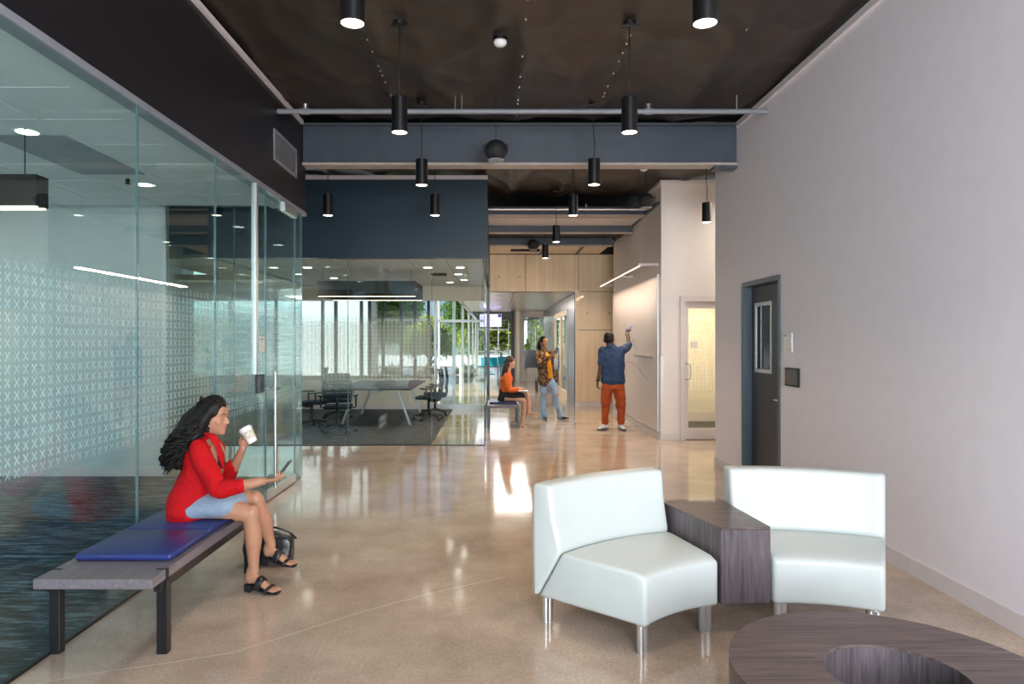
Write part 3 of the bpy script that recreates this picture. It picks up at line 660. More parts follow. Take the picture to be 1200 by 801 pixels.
# ============================================================ OUTSIDE
slab('ground', (-60, -60, -.30), (60, 90, -.14), M['asphalt'], 'pale street and forecourt outside')
slab('lawn', (-30, 27, -.14), (30, 33, -.08), M['grass'], 'strip of grass beyond the street')
slab('facade', (-16, 22, -.14), (-4.1, 24, 9), M['ext'], 'pale neighbouring building behind the meeting room windows')
gr = thing('guard_rail', 'white guard rail along the street outside', 'railing', (-4, 26, -.14))
for z in (.45, .75): G().box((-12, 25.98, z-.14), (-1.3, 26.02, z-.07)).obj('rail', M['whiteplast'], gr, world=True)
for i in range(8): G().box((-11.5+i*1.45, 25.96, -.14), (-11.42+i*1.45, 26.04, .68)).obj('post', M['whiteplast'], gr, world=True)
lm = G()
for k in range(2600):
    while True:
        v = Vector((random.uniform(-1, 1), random.uniform(-1, 1), random.uniform(-1, 1)))
        if .35 < v.length < 1: break
    v *= .8+.35*noise.noise(v*2.2)
    a = random.random()*6.28; u = Vector((math.cos(a), math.sin(a), random.uniform(-.6, .6)))*.07; w = u.cross(Vector((random.uniform(-1, 1), random.uniform(-1, 1), 1))).normalized()*.04
    lm.quad(v-u, v-w, v+u, v+w)
crown = lm.mesh(M['leaf']); crown2 = crown.copy(); crown2.materials[0] = M['leaf2']
def tree(x, y, r, h, lab, me):
    t = thing('tree', lab, 'tree', (x, y, -.1), 0, 'trees along the street')
    g = G().loft([(0, 0, 0), (.05, 0, h*.4), (0, .05, h*.75)], [.11, .08, .05], n=8)
    for k in range(6):
        a = k*1.05; g.loft([(0, 0, h*(.3+.07*k)), (.4*r*math.cos(a), .4*r*math.sin(a), h*(.6+.05*k)), (.75*r*math.cos(a), .75*r*math.sin(a), h*(.8+.04*k))], [.06, .04, .02], n=6)
    g.obj('trunk', M['bark'], t)
    for k, (dx, dy, dz, s) in enumerate(((0, 0, 0, 1), (.6, .2, -.3, .7), (-.6, -.2, -.25, .75), (.1, -.5, .35, .6))):
        o = link('foliage', me, t); o.location = (dx*r, dy*r, h+dz*r); o.scale = (r*s, r*s, r*s*.85); o.rotation_euler = (k, k*2, k*.7); o['kind'] = 'stuff'
tree(-4.6, 24.6, 1.2, 2.6, 'slim pale trunked tree seen through the meeting room windows', crown)
tree(-2.9, 30, 1.15, 2.0, 'yellow green tree seen through the glass door of the meeting room', crown2)
tree(-6.2, 34.5, 2.4, 4.2, 'broad green tree across the street behind the slim one', crown)
tree(-1.2, 41, 1.8, 3.9, 'tall green tree across the street', crown)
tree(.4, 47, 3, 3.2, 'green tree beyond the lounge windows', crown2)
tree(2.6, 36, 2.0, 5.2, 'tree outside the end window of the passage', crown)
tree(-4, -18, 3, 4.5, 'street tree behind the viewpoint to one side', crown)
tree(5, -22, 3, 4.5, 'street tree behind the viewpoint by the road', crown)
for i, (x, y) in enumerate(((-2.6, 27.4), (-1.2, 27.8), (-4.1, 27.5))):
    t = thing('shrub', 'low flowering shrub on the grass outside, ' + ('middle', 'nearest the door', 'farthest from the door')[i], 'shrub', (x, y, .3), 0, 'shrubs by the street')
    o = link('foliage', crown2, t); o.scale = (.6, .5, .5); o['kind'] = 'stuff'
sp = thing('lamp_post', 'thin white street lamp post outside', 'lamp post', (-2.05, 25, -.14)); G().cyl((-2.05, 25, -.14), (-2.05, 25, 5.5), .05, n=10).obj('post', M['whiteplast'], sp, world=True); G().cyl((-2.05, 25, -.14), (-2.05, 25, .2), .1, n=10).obj('base', M['whiteplast'], sp, world=True)
# ============================================================ LAMPS AND SERVICES
pend_body = G().lathe([(.0605, .012), (.062, 0), (.065, .002), (.065, .278), (.062, .282), (.0, .282)], n=40).mesh(M['black'], True)
try: pend_body.set_sharp_from_angle(angle=.6)
except Exception: pass
pend_lens = G().cyl((0, 0, .004), (0, 0, .010), .0605, n=32).mesh(M['lens'])
pend_neck = G().cyl((0, 0, .282), (0, 0, .305), .010, .006, n=12).mesh(M['satin'])
pend_can = G().cyl((0, 0, -.035), (0, 0, 0), .055, n=24).box((-.07, -.02, -.045), (.07, .02, -.03)).mesh(M['black'])
pn = [(-.766, 3.67, 'front row on the side of the glass'), (1.13, 3.67, 'front row on the side of the white chairs'), (-.78, 5.58, 'second row, cord in full view, glass side'), (1.10, 5.58, 'second row, cord in full view, wall side'),
      (-.80, 7.46, 'just in front of the steel beam, glass side'), (1.08, 7.44, 'just in front of the steel beam, wall side'), (-2.26, 9.24, 'against the blue bulkhead nearest the header'), (-.81, 9.24, 'against the blue bulkhead near its free corner'),
      (1.06, 9.24, 'just behind the steel beam'), (3.03, 9.77, 'before the white wall above the booth door'), (1.05, 11.7, 'below the rear beams'), (1.03, 13.96, 'farthest and smallest, before the plywood')]
for x, y, d in pn:
    t = thing('pendant_lamp', 'black cylinder pendant lamp, ' + d, 'pendant lamp', (x, y, 3.31), 0, 'black cylinder pendants')
    zc = 4.215 if y < 12 else 3.87
    link('lamp_shade', pend_body, t); link('lens', pend_lens, t); link('cord_grip', pend_neck, t)
    o = link('canopy', pend_can, t); o.location = (0, 0, zc-3.31)
    jx = random.uniform(-.01, .01)
    G().tube([(0, 0, .30), (jx, .0, .45), (-jx, 0, .6), (0, 0, zc-3.31-.03)], .0055, n=6).obj('cord', M['cord'], t, smooth=True)
    light('bulb', 'SPOT', (0, 0, -.01), (0, 0, 0), 46 if y < 9 else 60, (1, .80, .60), t, spot_size=1.9, spot_blend=.7, shadow_soft_size=.055)
for i, (x, y, z, r, zc, d) in enumerate(((.01, 7.35, 3.66, .125, 4.2, 'hanging in front of the steel beam'), (2.3, 10.4, 3.75, .125, 4.2, 'hanging beside the white upper wall'), (.78, 13.9, 3.58, .12, 3.86, 'hanging by the plywood, farthest back'))):
    t = thing('ball_speaker', 'black ball shaped speaker ' + d, 'speaker', (x, y, z), 0, 'black ball speakers')
    G().sph((0, 0, 0), r, 14, (1, 1, .92)).obj('housing', M['matte'], t, smooth=True)
    G().cyl((0, 0, -r*.93), (0, 0, -r*.80), r*.62, r*.72, n=24).obj('grille', M['pipe'], t)
    for s in (-1, 1): G().box((s*r*.98-.012, -.03, -.03), (s*r*.98+.012, .03, .06), .004, 1).obj('bracket', M['black'], t)
    G().tube([(0, 0, r*.9), (0, 0, zc-z+.06)], .004, n=6).obj('cable', M['cord'], t)
for x, y, z, d in ((.045, 5.86, 4.21, 'front of the ceiling'), (2.2, 10.1, 4.2, 'behind the steel beam')):
    t = thing('smoke_detector', 'white round smoke detector on the black ceiling, ' + d, 'smoke detector', (x, y, z), 0, 'smoke detectors')
    G().cyl((0, 0, -.03), (0, 0, .0), .065, n=24).obj('base', M['black'], t); G().lathe([(.0, -.075), (.035, -.073), (.055, -.055), (.058, -.03), (.0, -.03)], n=24).obj('head', M['whiteplast'], t, smooth=True)
pp = thing('sprinkler_pipe', 'grey sprinkler pipe crossing in front of the steel beam', 'pipe', (.3, 7.2, 4.03))
G().cyl((HX, 7.2, 4.03), (R, 7.2, 4.03), .026, n=16).obj('pipe', M['pipe'], pp, world=True, auto=True)
for x in (-2.0, 1.62):
    G().cyl((x, 7.2, 4.03), (x, 7.2, 4.10), .016, n=10).cyl((x, 7.2, 4.10), (x, 7.2, 4.105), .03, n=12).cyl((x, 7.2, 4.07), (x, 7.2, 4.085), .022, n=8).obj('sprinkler_head', M['satin'], pp, world=True)
for x in (-.42, -.35, 2.55): G().cyl((x, 7.2, 4.05), (x, 7.2, 4.2), .006, n=8).obj('hanger', M['satin'], pp, world=True)
for x in (-2.0, 1.62): G().cyl((x-.045, 7.2, 4.03), (x+.045, 7.2, 4.03), .034, n=16).obj('coupling', M['pipe'], pp, world=True)
p2 = thing('sprinkler_pipe', 'thin grey sprinkler pipe above the rear beams', 'pipe', (1.2, 12.0, 3.93))
G().cyl((-.12, 12.0, 3.93), (2.70, 12.0, 3.93), .022, n=12).obj('pipe', M['satin'], p2, world=True, auto=True)
G().cyl((1.6, 12.0, 3.93), (1.6, 12.0, 4.02), .016, n=10).obj('sprinkler_head', M['satin'], p2, world=True)
# LED frame above the whiteboard
ll = thing('linear_light', 'slim lit frame lamp reaching out above the whiteboard', 'light', (2.71, 13.4, 2.86))
G().box((2.375, 11.3, 2.86), (2.41, 15.5, 2.90)).obj('rail', M['trim'], ll, world=True)
G().box((2.38, 11.31, 2.852), (2.405, 15.49, 2.86)).obj('diffuser', M['led'], ll, world=True)
for y in (11.3, 13.4, 15.46): G().box((2.41, y, 2.86), (2.71, y+.035, 2.90)).obj('arm', M['trim'], ll, world=True)
light('led_glow', 'AREA', (2.40-2.71, 0, -.02), (0, math.radians(28), 0), 60, (1, .76, .58), ll, shape='RECTANGLE', size=.05, size_y=4.1)
# whiteboard
bd = thing('whiteboard', 'large glossy whiteboard on the side wall, faint drawing on it', 'whiteboard', (2.70, 13.4, .15))
G().box((2.690, 11.32, .145), (2.709, 15.58, 2.70), .002, 1).obj('surface', M['board'], bd, world=True)
G().box((2.680, 11.27, .12), (2.709, 11.32, 2.72)).box((2.680, 11.32, .12), (2.709, 15.58, .145)).obj('frame', M['satin'], bd, world=True)
s = G()
random.seed(3)
def ink(pts, r=.004): s.tube([(2.6885, y, z) for y, z in pts], r, n=5)
ink([(13.9+.25*math.sin(k*.9), 1.72+.03*k+.05*math.cos(k*1.7)) for k in range(9)])
ink([(13.4, 1.86), (13.6, 1.84), (13.9, 1.87), (14.1, 1.83)]); ink([(13.5, 1.75), (13.35, 1.6), (13.2, 1.66), (13.1, 1.45), (12.9, 1.5)])
ink([(11.9, .92), (12.4, 1.0), (13.0, 1.18), (13.5, 1.22), (14.2, 1.16)], .003)
s.obj('drawing', M['scrawl'], bd, world=True)
tr = thing('marker_tray', 'narrow dark tray under the middle of the whiteboard', 'tray', (2.68, 12.1, 1.34))
G().box((2.60, 11.62, 1.33), (2.689, 12.75, 1.342)).box((2.60, 11.62, 1.342), (2.607, 12.75, 1.362)).obj('shelf', M['pipe'], tr, world=True)
for i, (c, m) in enumerate((('red', 'red2'), ('blue', 'bluep'), ('red', 'red2'), ('green', 'greenp'), ('blue', 'bluep'), ('black', 'black'), ('red', 'red2'))):
    y = 11.72+i*.135; t = thing('marker', '%s capped marker lying in the whiteboard tray, %s along' % (c, ('first', 'second', 'third', 'fourth', 'fifth', 'sixth', 'farthest')[i]), 'marker', (2.645, y, 1.351), 0, 'markers in the tray')
    G().cyl((0, -.03, 0), (0, .05, 0), .009, n=10).obj('barrel', M['whiteplast'], t); G().cyl((0, -.062, 0), (0, -.03, 0), .0095, n=10).obj('cap', M[m], t)
# wall plates
t = thing('room_sign', 'white room sign beside the recessed door', 'sign', (R, 6.69, 1.6))
G().box((R-.012, 6.59, 1.50), (R-.0005, 6.79, 1.69), .002, 1).obj('plate', M['whiteplast'], t, world=True)
G().box((R-.0128, 6.70, 1.655), (R-.012, 6.775, 1.668)).box((R-.0128, 6.61, 1.522), (R-.012, 6.64, 1.53)).box((R-.0128, 6.66, 1.522), (R-.012, 6.68, 1.53)).obj('print', M['pipe'], t, world=True)
t = thing('control_panel', 'black framed control panel low on the lilac wall', 'control panel', (R, 6.58, 1.26))
G().box((R-.02, 6.43, 1.17), (R-.0005, 6.73, 1.35), .004, 1).obj('frame', M['black'], t, world=True); G().box((R-.0225, 6.455, 1.19), (R-.02, 6.705, 1.33)).obj('screen', pm('bronze screen', (.10, .095, .08), .2), t, world=True)
# television and far furniture
t = thing('television', 'wall screen with a lilac slide hanging in the far lounge', 'television', (-.2, 27, 2.45))
G().box((-.62, 27.0, 2.18), (.28, 27.05, 2.72), .005, 1).obj('housing', M['black'], t, world=True); G().box((-.60, 26.995, 2.2), (.26, 27.0, 2.70)).obj('screen', M['screen'], t, world=True)
G().box((.12, 26.993, 2.58), (.25, 26.995, 2.69)).obj('logo_block', M['bluep'], t, world=True)
g = G()
for k in range(7): g.box((-.52, 26.993, 2.30+k*.045), (-.52+random.uniform(.4, .62), 26.995, 2.308+k*.045))
g.obj('text_lines', M['pipe'], t, world=True); G().cyl((-.17, 27.02, 2.72), (-.17, 27.02, 2.85), .02, n=8).obj('ceiling_mount', M['black'], t, world=True)
t = thing('floor_screen', 'dark flat screen standing below the end window', 'screen', (1.45, 27.8, .5)); G().box((1.2, 27.8, .55), (2.0, 27.86, 1.27), .005, 1).obj('panel', M['darkscreen'], t, world=True); G().box((1.3, 27.75, .0), (1.9, 27.95, .55)).obj('stand', M['cream'], t, world=True)
# ============================================================ WHITE CHAIRS, WEDGE TABLE, ROUND TABLE
def Q(C, r, a, z): a = math.radians(a); return Vector((C[0]-r*math.sin(a), C[1]+r*math.cos(a), z))
def sweep(C, prof, a0, a1, n=16):
    g = G(); rows = []
    for i in range(n+1):
        a = a0+(a1-a0)*i/n; rows.append([g.b.verts.new(Q(C, r, a, z)) for r, z in prof])
    m = len(prof)
    for i in range(n):
        for k in range(m): g.b.faces.new((rows[i][k], rows[i][(k+1) % m], rows[i+1][(k+1) % m], rows[i+1][k]))
    g.b.faces.new(rows[0]); g.b.faces.new(list(reversed(rows[-1])))
    bmesh.ops.recalc_face_normals(g.b, faces=g.b.faces)
    return g
def soft(g, off, seg=3):
    e = [x for x in g.b.edges if len(x.link_faces) == 2 and x.calc_face_angle(0) > .45]
    bmesh.ops.bevel(g.b, geom=e, offset=off, segments=seg, affect='EDGES', profile=.5); return g
def lounge_chair(C, a0, a1, label):
    ri, ro = .964, 1.69
    c = Q(C, ro-.2, (a0+a1)/2, 0); t = thing('lounge_chair', label, 'chair', c, 0, 'white curved lounge chairs')
    soft(sweep(C, [(ri, .15), (ri, .395), (ri+.06, .415), (ri+.25, .42), (ro-.205, .425), (ro-.045, .15)], a0, a1), .022).obj('seat', M['vinyl'], t, smooth=True, world=True, auto=True)
    soft(sweep(C, [(ro-.035, .15), (ro-.20, .43), (ro-.15, .60), (ro-.125, .79), (ro, .79), (ro+.005, .45), (ro, .15)], a0, a1), .024).obj('backrest', M['vinyl'], t, smooth=True, world=True, auto=True)
    pg = G(); q0 = Q(C, ro-.045, a1, .16); q1 = Q(C, ro-.20, a1, .425)
    for r, a in ((ri+.05, a0+3.2), (ri+.05, a1-3.2), (ro-.07, a0+2), (ro-.07, a1-2)):
        p = Q(C, r, a, 0); tn = (Q(C, r, a+1, 0)-p).normalized()*.017
        g = G().cyl(p-tn, p-tn+Vector((0, 0, .152)), .021, n=20).cyl(p+tn, p+tn+Vector((0, 0, .152)), .021, n=20).cyl(p+Vector((0, 0, .145)), p+Vector((0, 0, .152)), .04, n=16)
        g.obj('leg', M['satin'], t, world=True, auto=True)
    return t
lounge_chair((1.494, 2.826), 15.8, 49.4, 'white curved lounge chair left of the laminate wedge table, whole chair in view')
lounge_chair((1.609, 2.809), -29.7, 3.9, 'white curved lounge chair nearest the lilac wall, partly behind the round table')
wt = thing('wedge_table', 'tall grey brown laminate wedge table between the two white chairs', 'table', (1.33, 4.1, .15))
wp_ = [(1.25, 3.775), (1.535, 3.80), (1.475, 4.50), (1.065, 4.43)]
soft(G().prism(wp_, .15, .558), .002, 1).obj('body', M['lamZ'], wt, world=True)
soft(G().prism(wp_, .5585, .572), .002, 1).obj('top', M['lam'], wt, world=True)
rt = thing('coffee_table', 'low round grey brown laminate coffee table with a round hole', 'table', (1.43, 2.43, 0))
n = 96; R1, R0 = .566, .235
def ring(r0, r1, z0, z1, n=96):
    g = G(); g.lathe([(r0, z0), (r1, z0), (r1, z1), (r0, z1), (r0, z0)], (0, 0, 0), n, False); bmesh.ops.recalc_face_normals(g.b, faces=g.b.faces); return g
soft(ring(R0, R1, .410, .42), .001, 1).obj('top', M['lam'], rt, auto=True)
ring(R1-.02, R1-.001 , .03, .410).obj('outer_panel', M['lamZ'], rt, auto=True)
ring(R0+.0005, R0+.015 , .03, .410).obj('inner_panel', M['lamZ'], rt, auto=True)
ring(R0-.0, R1-.05, 0, .03).obj('plinth', M['matte'], rt, auto=True)
# ============================================================ BENCHES
def bench(loc, L, label, legmat, cushions=2):
    t = thing('bench', label, 'bench', loc, 0, 'upholstered benches'); w = .2925
    G().box((-w, 0, .382), (w, L, .432), .003, 1).obj('top', M['lamY'], t)
    for sx in (-1, 1):
        G().box((sx*.27-.018, .10, .335), (sx*.27+.018, L-.10, .382)).obj('rail', M[legmat], t)
        for y in (.135, L-.185):
            x = sx*.275
            G().box((x-.027, y, 0), (x+.027, y+.05, .382), .003, 1).obj('leg', M[legmat], t)
            G().box((sx*(w-.05), y+.01, .4325), (sx*(w+.003), y+.02, .436)).box((sx*(w+.0005), y+.01, .37), (sx*(w+.004), y+.035, .436)).obj('clip', M[legmat], t)
    n = cushions; cl = (L-.54)/max(1, n)
    for i in range(n):
        y0 = .27+i*cl
        g = G(); g.box((-.258, y0+.003, .433), (.258, y0+cl-.003, .472), .016, 3)
        for v in g.b.verts:
            if v.co.z > .45: v.co.z += .010*max(0, 1-(v.co.x/.26)**4)*max(0, 1-((v.co.y-y0-cl/2)/(cl/2))**4)
        o = g.obj('cushion', M['blue'], t, smooth=True)
    return t
bench((-1.9825, 3.36, 0), 1.54, 'long grey laminate bench with blue cushions under the woman in red', 'black')
bench((.155, 12.55, 0), 1.3, 'short blue cushioned bench under the woman in the orange top', 'steelframe')  # reflection on the legs is put into their blue-grey colour
bench((1.62, 21.6, 0), .95, 'small dark bench far down the passage behind the standing woman', 'black', 1)
# ============================================================ MEETING TABLE AND OFFICE CHAIRS
mt = thing('meeting_table', 'long dark meeting table behind the frosted glass', 'table', (-2.3, 14, 0))
G().box((-3.02, 12.5, .715), (-1.55, 15.3, .745), .004, 1).obj('tabletop', M['officeblk'], mt, world=True)
for y in (13.1, 15.05):
    for s in (-1, 1): G().bar((-2.28+s*.66, y, 0), (-2.28+s*.40, y, .715), .04, .04, (0, 1, 0)).obj('leg', M['satin'], mt, world=True)
G().box((-2.32, 13.1, .62), (-2.24, 15.05, .68)).obj('beam', M['satin'], mt, world=True)
def office_chair(x, y, rz, label, first=[]):
    if first:
        c = copy_tree(first[0]); c.location = (x, y, .012); c.rotation_euler = (0, 0, rz); c['label'] = label; return c
    t = thing('office_chair', label, 'chair', (x, y, .012), rz, 'office chairs in the meeting room')
    g = G().box((-.24, -.23, .43), (.24, .24, .49), .028, 3); g.obj('seat', M['officeblk'], t, smooth=True)
    g = G()
    for i in range(9):
        z = .56+i*.055; w = .23-.02*abs(i-4)/4
        g.box((-w, -.235-.03*math.sin(i/8*3.1), z), (w, -.215-.03*math.sin(i/8*3.1), z+.048), .006, 1)
    g.obj('mesh_back', M['officeblk'], t)
    g = G().tube([(-.22, -.24, .56), (-.25, -.27, .8), (-.20, -.24, 1.04), (.20, -.24, 1.04), (.25, -.27, .8), (.22, -.24, .56), (-.22, -.24, .56)], .016); g.obj('back_frame', M['black'], t, smooth=True)
    G().loft([(0, -.02, .40), (0, -.22, .42), (0, -.27, .62)], [.03, .03, .02], n=8).obj('spine', M['black'], t, smooth=True)
    for s in (-1, 1):
        G().tube([(s*.2, 0, .43), (s*.30, 0, .45), (s*.30, 0, .64)], .016).box((s*.30-.04, -.14, .64), (s*.30+.04, .12, .67), .008, 1).obj('armrest', M['black'], t)
    G().cyl((0, 0, .10), (0, 0, .43), .028).obj('column', M['black'], t)
    for k in range(5):
        a = k*2*math.pi/5+.3; d = Vector((math.cos(a), math.sin(a), 0))
        o = G().loft([d*.03+Vector((0, 0, .13)), d*.29+Vector((0, 0, .085))], [.028, .018], n=8)  .obj('base_leg', M['black'], t, smooth=True)
        n_ = Vector((-d.y, d.x, 0))*.022; p = d*.30+Vector((0, 0, .032)); G().cyl(p-n_, p+n_, .032, n=16).obj('caster', M['black'], o)
    first.append(t); return t
for x, y, rz, l in ((-2.74, 11.95, .15, 'dark office chair backing onto the glass at the near table end'), (-3.42, 12.75, -1.1, 'dark office chair at the table corner nearest the side corridor'), (-1.35, 13.9, 1.5, 'dark office chair on the passage side of the meeting table, nearer one'),
                    (-1.30, 14.8, 1.7, 'dark office chair on the passage side of the meeting table, farther one'), (-3.3, 14.3, -1.5, 'dark office chair on the far long side of the meeting table')):
    office_chair(x, y, rz, l)
# ============================================================ LOUNGE FURNITURE FAR AWAY
def cafe_chair(x, y, rz, label, first=[]):
    if first:
        c = copy_tree(first[0]); c.location = (x, y, 0); c.rotation_euler = (0, 0, rz); c['label'] = label; return c
    t = thing('cafe_chair', label, 'chair', (x, y, 0), rz, 'teal chairs in the far lounge')
    G().box((-.22, -.22, .44), (.22, .22, .47), .012, 2).obj('seat', M['teal'], t)
    soft(G().prism([(-.22, -.24), (.22, -.24), (.2, -.20), (-.2, -.20)], .47, .86), .01).obj('backrest', M['teal'], t)
    for sx in (-1, 1):
        for sy in (-1, 1): G().cyl((sx*.19, sy*.19, .44), (sx*.23, sy*.23, 0), .014, n=8).obj('leg', M['teal'], t)
    first.append(t); return t
for x, y, rz, l in ((-.62, 33.1, 2.6, 'teal lounge chair nearest the meeting room glass'), (.0, 33.0, -2.8, 'teal lounge chair turned towards the high table'), (.28, 35, .3, 'teal lounge chair behind the other two')): cafe_chair(x, y, rz, l)
for x, y, l in ((-.3, 34.0, 'dark topped table among the teal chairs'), (-.45, 36.5, 'higher dark topped table at the lounge window')):
    t = thing('cafe_table', l, 'table', (x, y, 0)); h = .76 if y < 35 else 1.05
    G().box((-.42, -.4, h-.03), (.42, .4, h)).obj('tabletop', M['matte'], t); G().cyl((0, 0, .02), (0, 0, h-.03), .04).obj('column', M['teal'], t); G().cyl((0, 0, 0), (0, 0, .02), .28).obj('base', M['teal'], t)

# ============================================================ PEOPLE
def basis(f, u=(0, 0, 1)):
    f = Vector(f).normalized(); u = Vector(u); u = (u-f*u.dot(f)).normalized(); r = f.cross(u)
    return r, f, u
def rumple(g, amp, sc):
    for v in g.b.verts:
        q = v.co*sc; v.co += Vector((noise.noise(q), noise.noise(q+Vector((9, 0, 0))), noise.noise(q+Vector((0, 9, 0)))))*amp
    return g
HP = [(0, .020, .074, .0), (.010, .034, .088, .0), (.03, .048, .089, .022), (.05, .056, .091, .045), (.062, .060, .093, .06), (.077, .063, .091, .075), (.097, .067, .089, .088), (.112, .069, .083, .094), (.122, .070, .084, .096), (.135, .072, .091, .098), (.16, .074, .090, .100), (.185, .070, .080, .095), (.208, .056, .060, .078), (.224, .034, .034, .048), (.231, .010, .010, .016)]
def head(g, c, f, u=(0, 0, 1), k=1.0):
    """face and skull with nose, lips, brow, ears; c = centre at chin level. Returns mapper."""
    r, f, u = basis(f, u); c = Vector(c)
    W_ = lambda x, y, z: c+(r*x+f*y+u*z)*k
    rows = []; n = 28
    for z, w, a, b in HP:
        row = []
        for i in range(n):
            t = 2*math.pi*i/n; s, co = math.sin(t), math.cos(t)
            x = w*math.copysign(abs(s)**.85, s); y = (a if co > 0 else b)*math.copysign(abs(co)**.9, co) if True else 0
            row.append(g.b.verts.new(W_(x, y, z)))
        rows.append(row)
    for i in range(len(rows)-1):
        for j in range(n): g.b.faces.new((rows[i][j], rows[i][(j+1) % n], rows[i+1][(j+1) % n], rows[i+1][j]))
    g.b.faces.new(list(reversed(rows[0]))); g.b.faces.new(rows[-1])
    g.loft([W_(0, .078, .124), W_(0, .094, .102), W_(0, .103, .084)], [(.008*k, .010*k), (.010*k, .012*k), (.014*k, .011*k)], ref=r, n=10)
    for s in (-1, 1):
        g.sph(W_(s*.011, .094, .080), .0085*k, 8); g.loft([W_(s*.012, .087, .132), W_(s*.045, .074, .134)], [.007*k, .006*k], n=8)
        g.loft([W_(s*.070, -.008, .085), W_(s*.076, -.014, .105), W_(s*.076, -.016, .125)], [(.005*k, .010*k), (.006*k, .014*k), (.006*k, .014*k)], ref=r, n=8)
        g.sph(W_(s*.038, .058, .086), .024*k, 8); g.sph(W_(s*.031, .0705, .1205), .0115*k, 8)
    for z, rr in ((.058, .0075), (.049, .0085)): g.loft([W_(-.018, .084, z), W_(0, .092, z), W_(.018, .084, z)], [rr*.6*k, rr*k, rr*.6*k], n=8)
    g.sph(W_(0, .078, .016), .016*k, 8)
    return W_
def face_bits(W_, p, hairmat, k=1.0, lip='lip'):
    e = G(); ir = G(); br = G(); lp = G()
    for s in (-1, 1):
        e.sph(W_(s*.031, .0670, .1115), .0100*k, 8); ir.sph(W_(s*.031, .0735, .1105), .0052*k, 6)
        br.loft([W_(s*.015, .0925, .134), W_(s*.032, .088, .139), W_(s*.050, .075, .135)], [.0022*k, .003*k, .0016*k], n=6)
    lp.loft([W_(-.020, .0855, .0545), W_(0, .097, .056), W_(.020, .0855, .0545)], [.002*k, .0046*k, .002*k], n=6).loft([W_(-.017, .086, .0505), W_(0, .0975, .0485), W_(.017, .086, .0505)], [.002*k, .0050*k, .002*k], n=6)
    a = e.obj('eyes', M['eyew'], p, smooth=True, world=True); ir.obj('irises', M['hair'], a, smooth=True, world=True)
    br.obj('eyebrows', M[hairmat], p, smooth=True, world=True); lp.obj('lips', M[lip], p, smooth=True, world=True)
def hand(g, w, d, nrm, th, k=1.0, curl=(.5, .5, .5, .5), thc=.3, spread=.06):
    """w wrist, d towards fingers, nrm out of the palm, th towards the thumb side"""
    w = Vector(w); d = Vector(d).normalized(); nrm = Vector(nrm); nrm = (nrm-d*nrm.dot(d)).normalized(); th = Vector(th); l = (th-d*th.dot(d)-nrm*th.dot(nrm)).normalized()
    g.loft([w-d*.02*k, w+d*.02*k, w+d*.055*k, w+d*.085*k], [(.024*k, .018*k), (.030*k, .016*k), (.039*k, .014*k), (.037*k, .011*k)], ref=l, n=14)
    for i, (o, L) in enumerate(((.029, .068), (.010, .076), (-.010, .070), (-.028, .055))):
        p = w+d*.080*k+l*o*k; a = 0; pts = [p]; sp = (1.5-i)*spread
        for j, s in enumerate((.45, .31, .24)):
            a += curl[i]*(1, 1.1, .7)[j]; v = d*math.cos(a)+nrm*math.sin(a)+l*sp*math.cos(a); p = p+v.normalized()*L*s*k; pts.append(p)
        g.loft(pts, [.0088*k, .0083*k, .0076*k, .0066*k], n=8, sub=3)
    p = w+d*.022*k+l*.026*k; v1 = (l*.75+d*.75+nrm*.25).normalized(); v2 = (l*(.55-thc)+d*.9+nrm*(.2+thc)).normalized()
    g.loft([p-v1*.01, p+v1*.036*k, p+v1*.036*k+v2*.030*k, p+v1*.036*k+v2*.052*k], [.014*k, .0108*k, .0092*k, .0078*k], n=8, sub=3)
def hair_lock(g, pts, r, wob, turns, n=26, seg=5):
    pts = [Vector(p) for p in pts]; out = []; rad = []; ph = random.random()*6.28
    m = len(pts)-1
    for i in range(n+1):
        t = i/n*m; k = min(int(t), m-1); t -= k
        p0 = pts[max(k-1, 0)]; p1 = pts[k]; p2 = pts[k+1]; p3 = pts[min(k+2, m)]
        q = .5*((2*p1)+(p2-p0)*t+(2*p0-5*p1+4*p2-p3)*t*t+(3*p1-p0-3*p2+p3)*t**3)
        d = (p2-p1).normalized(); a = d.orthogonal().normalized(); b = d.cross(a); f = i/n; A = wob*min(1, f*2.2)
        an = ph+turns*6.28*f; out.append(q+a*A*math.cos(an)+b*A*math.sin(an)); rad.append(r*(1-.75*f**3))
    g.loft(out, rad, n=seg, sub=1, round=False)
# ---------------------------------------------------------- woman in red
t = thing('person', 'seated woman in a red jacket holding a white cup and a phone', 'person', P(240, 604, 4.45))
wr_ = t
b = G(); fc = Vector((1, -.10, -.12))
W1 = head(b, P(247.5, 507.5, 4.43), fc, (.10, 0, 1))
b.loft([P(240, 522, 4.43), P(244, 510, 4.43), P(249, 497, 4.43)], [(.070, .060), (.050, .050), (.050, .054)], n=16)
b.loft([P(240, 560, 4.45), P(246, 540, 4.44), P(247, 527, 4.43), P(242, 514, 4.43)], [(.12, .09), (.14, .095), (.13, .065), (.05, .05)], n=18)
# near arm with phone
b.loft([P(230, 532, 4.28), P(257, 574, 4.20), P(262, 573, 4.20), P(285, 568.5, 4.19), P(309, 563, 4.20)], [.042, .038, .038, .034, (.021, .025)], n=14)
hand(b, P(309, 563, 4.20), (1, .12, .02), (.1, .3, 1), (0, 1, .45), .88, (.35, .5, .65, .8), .35)
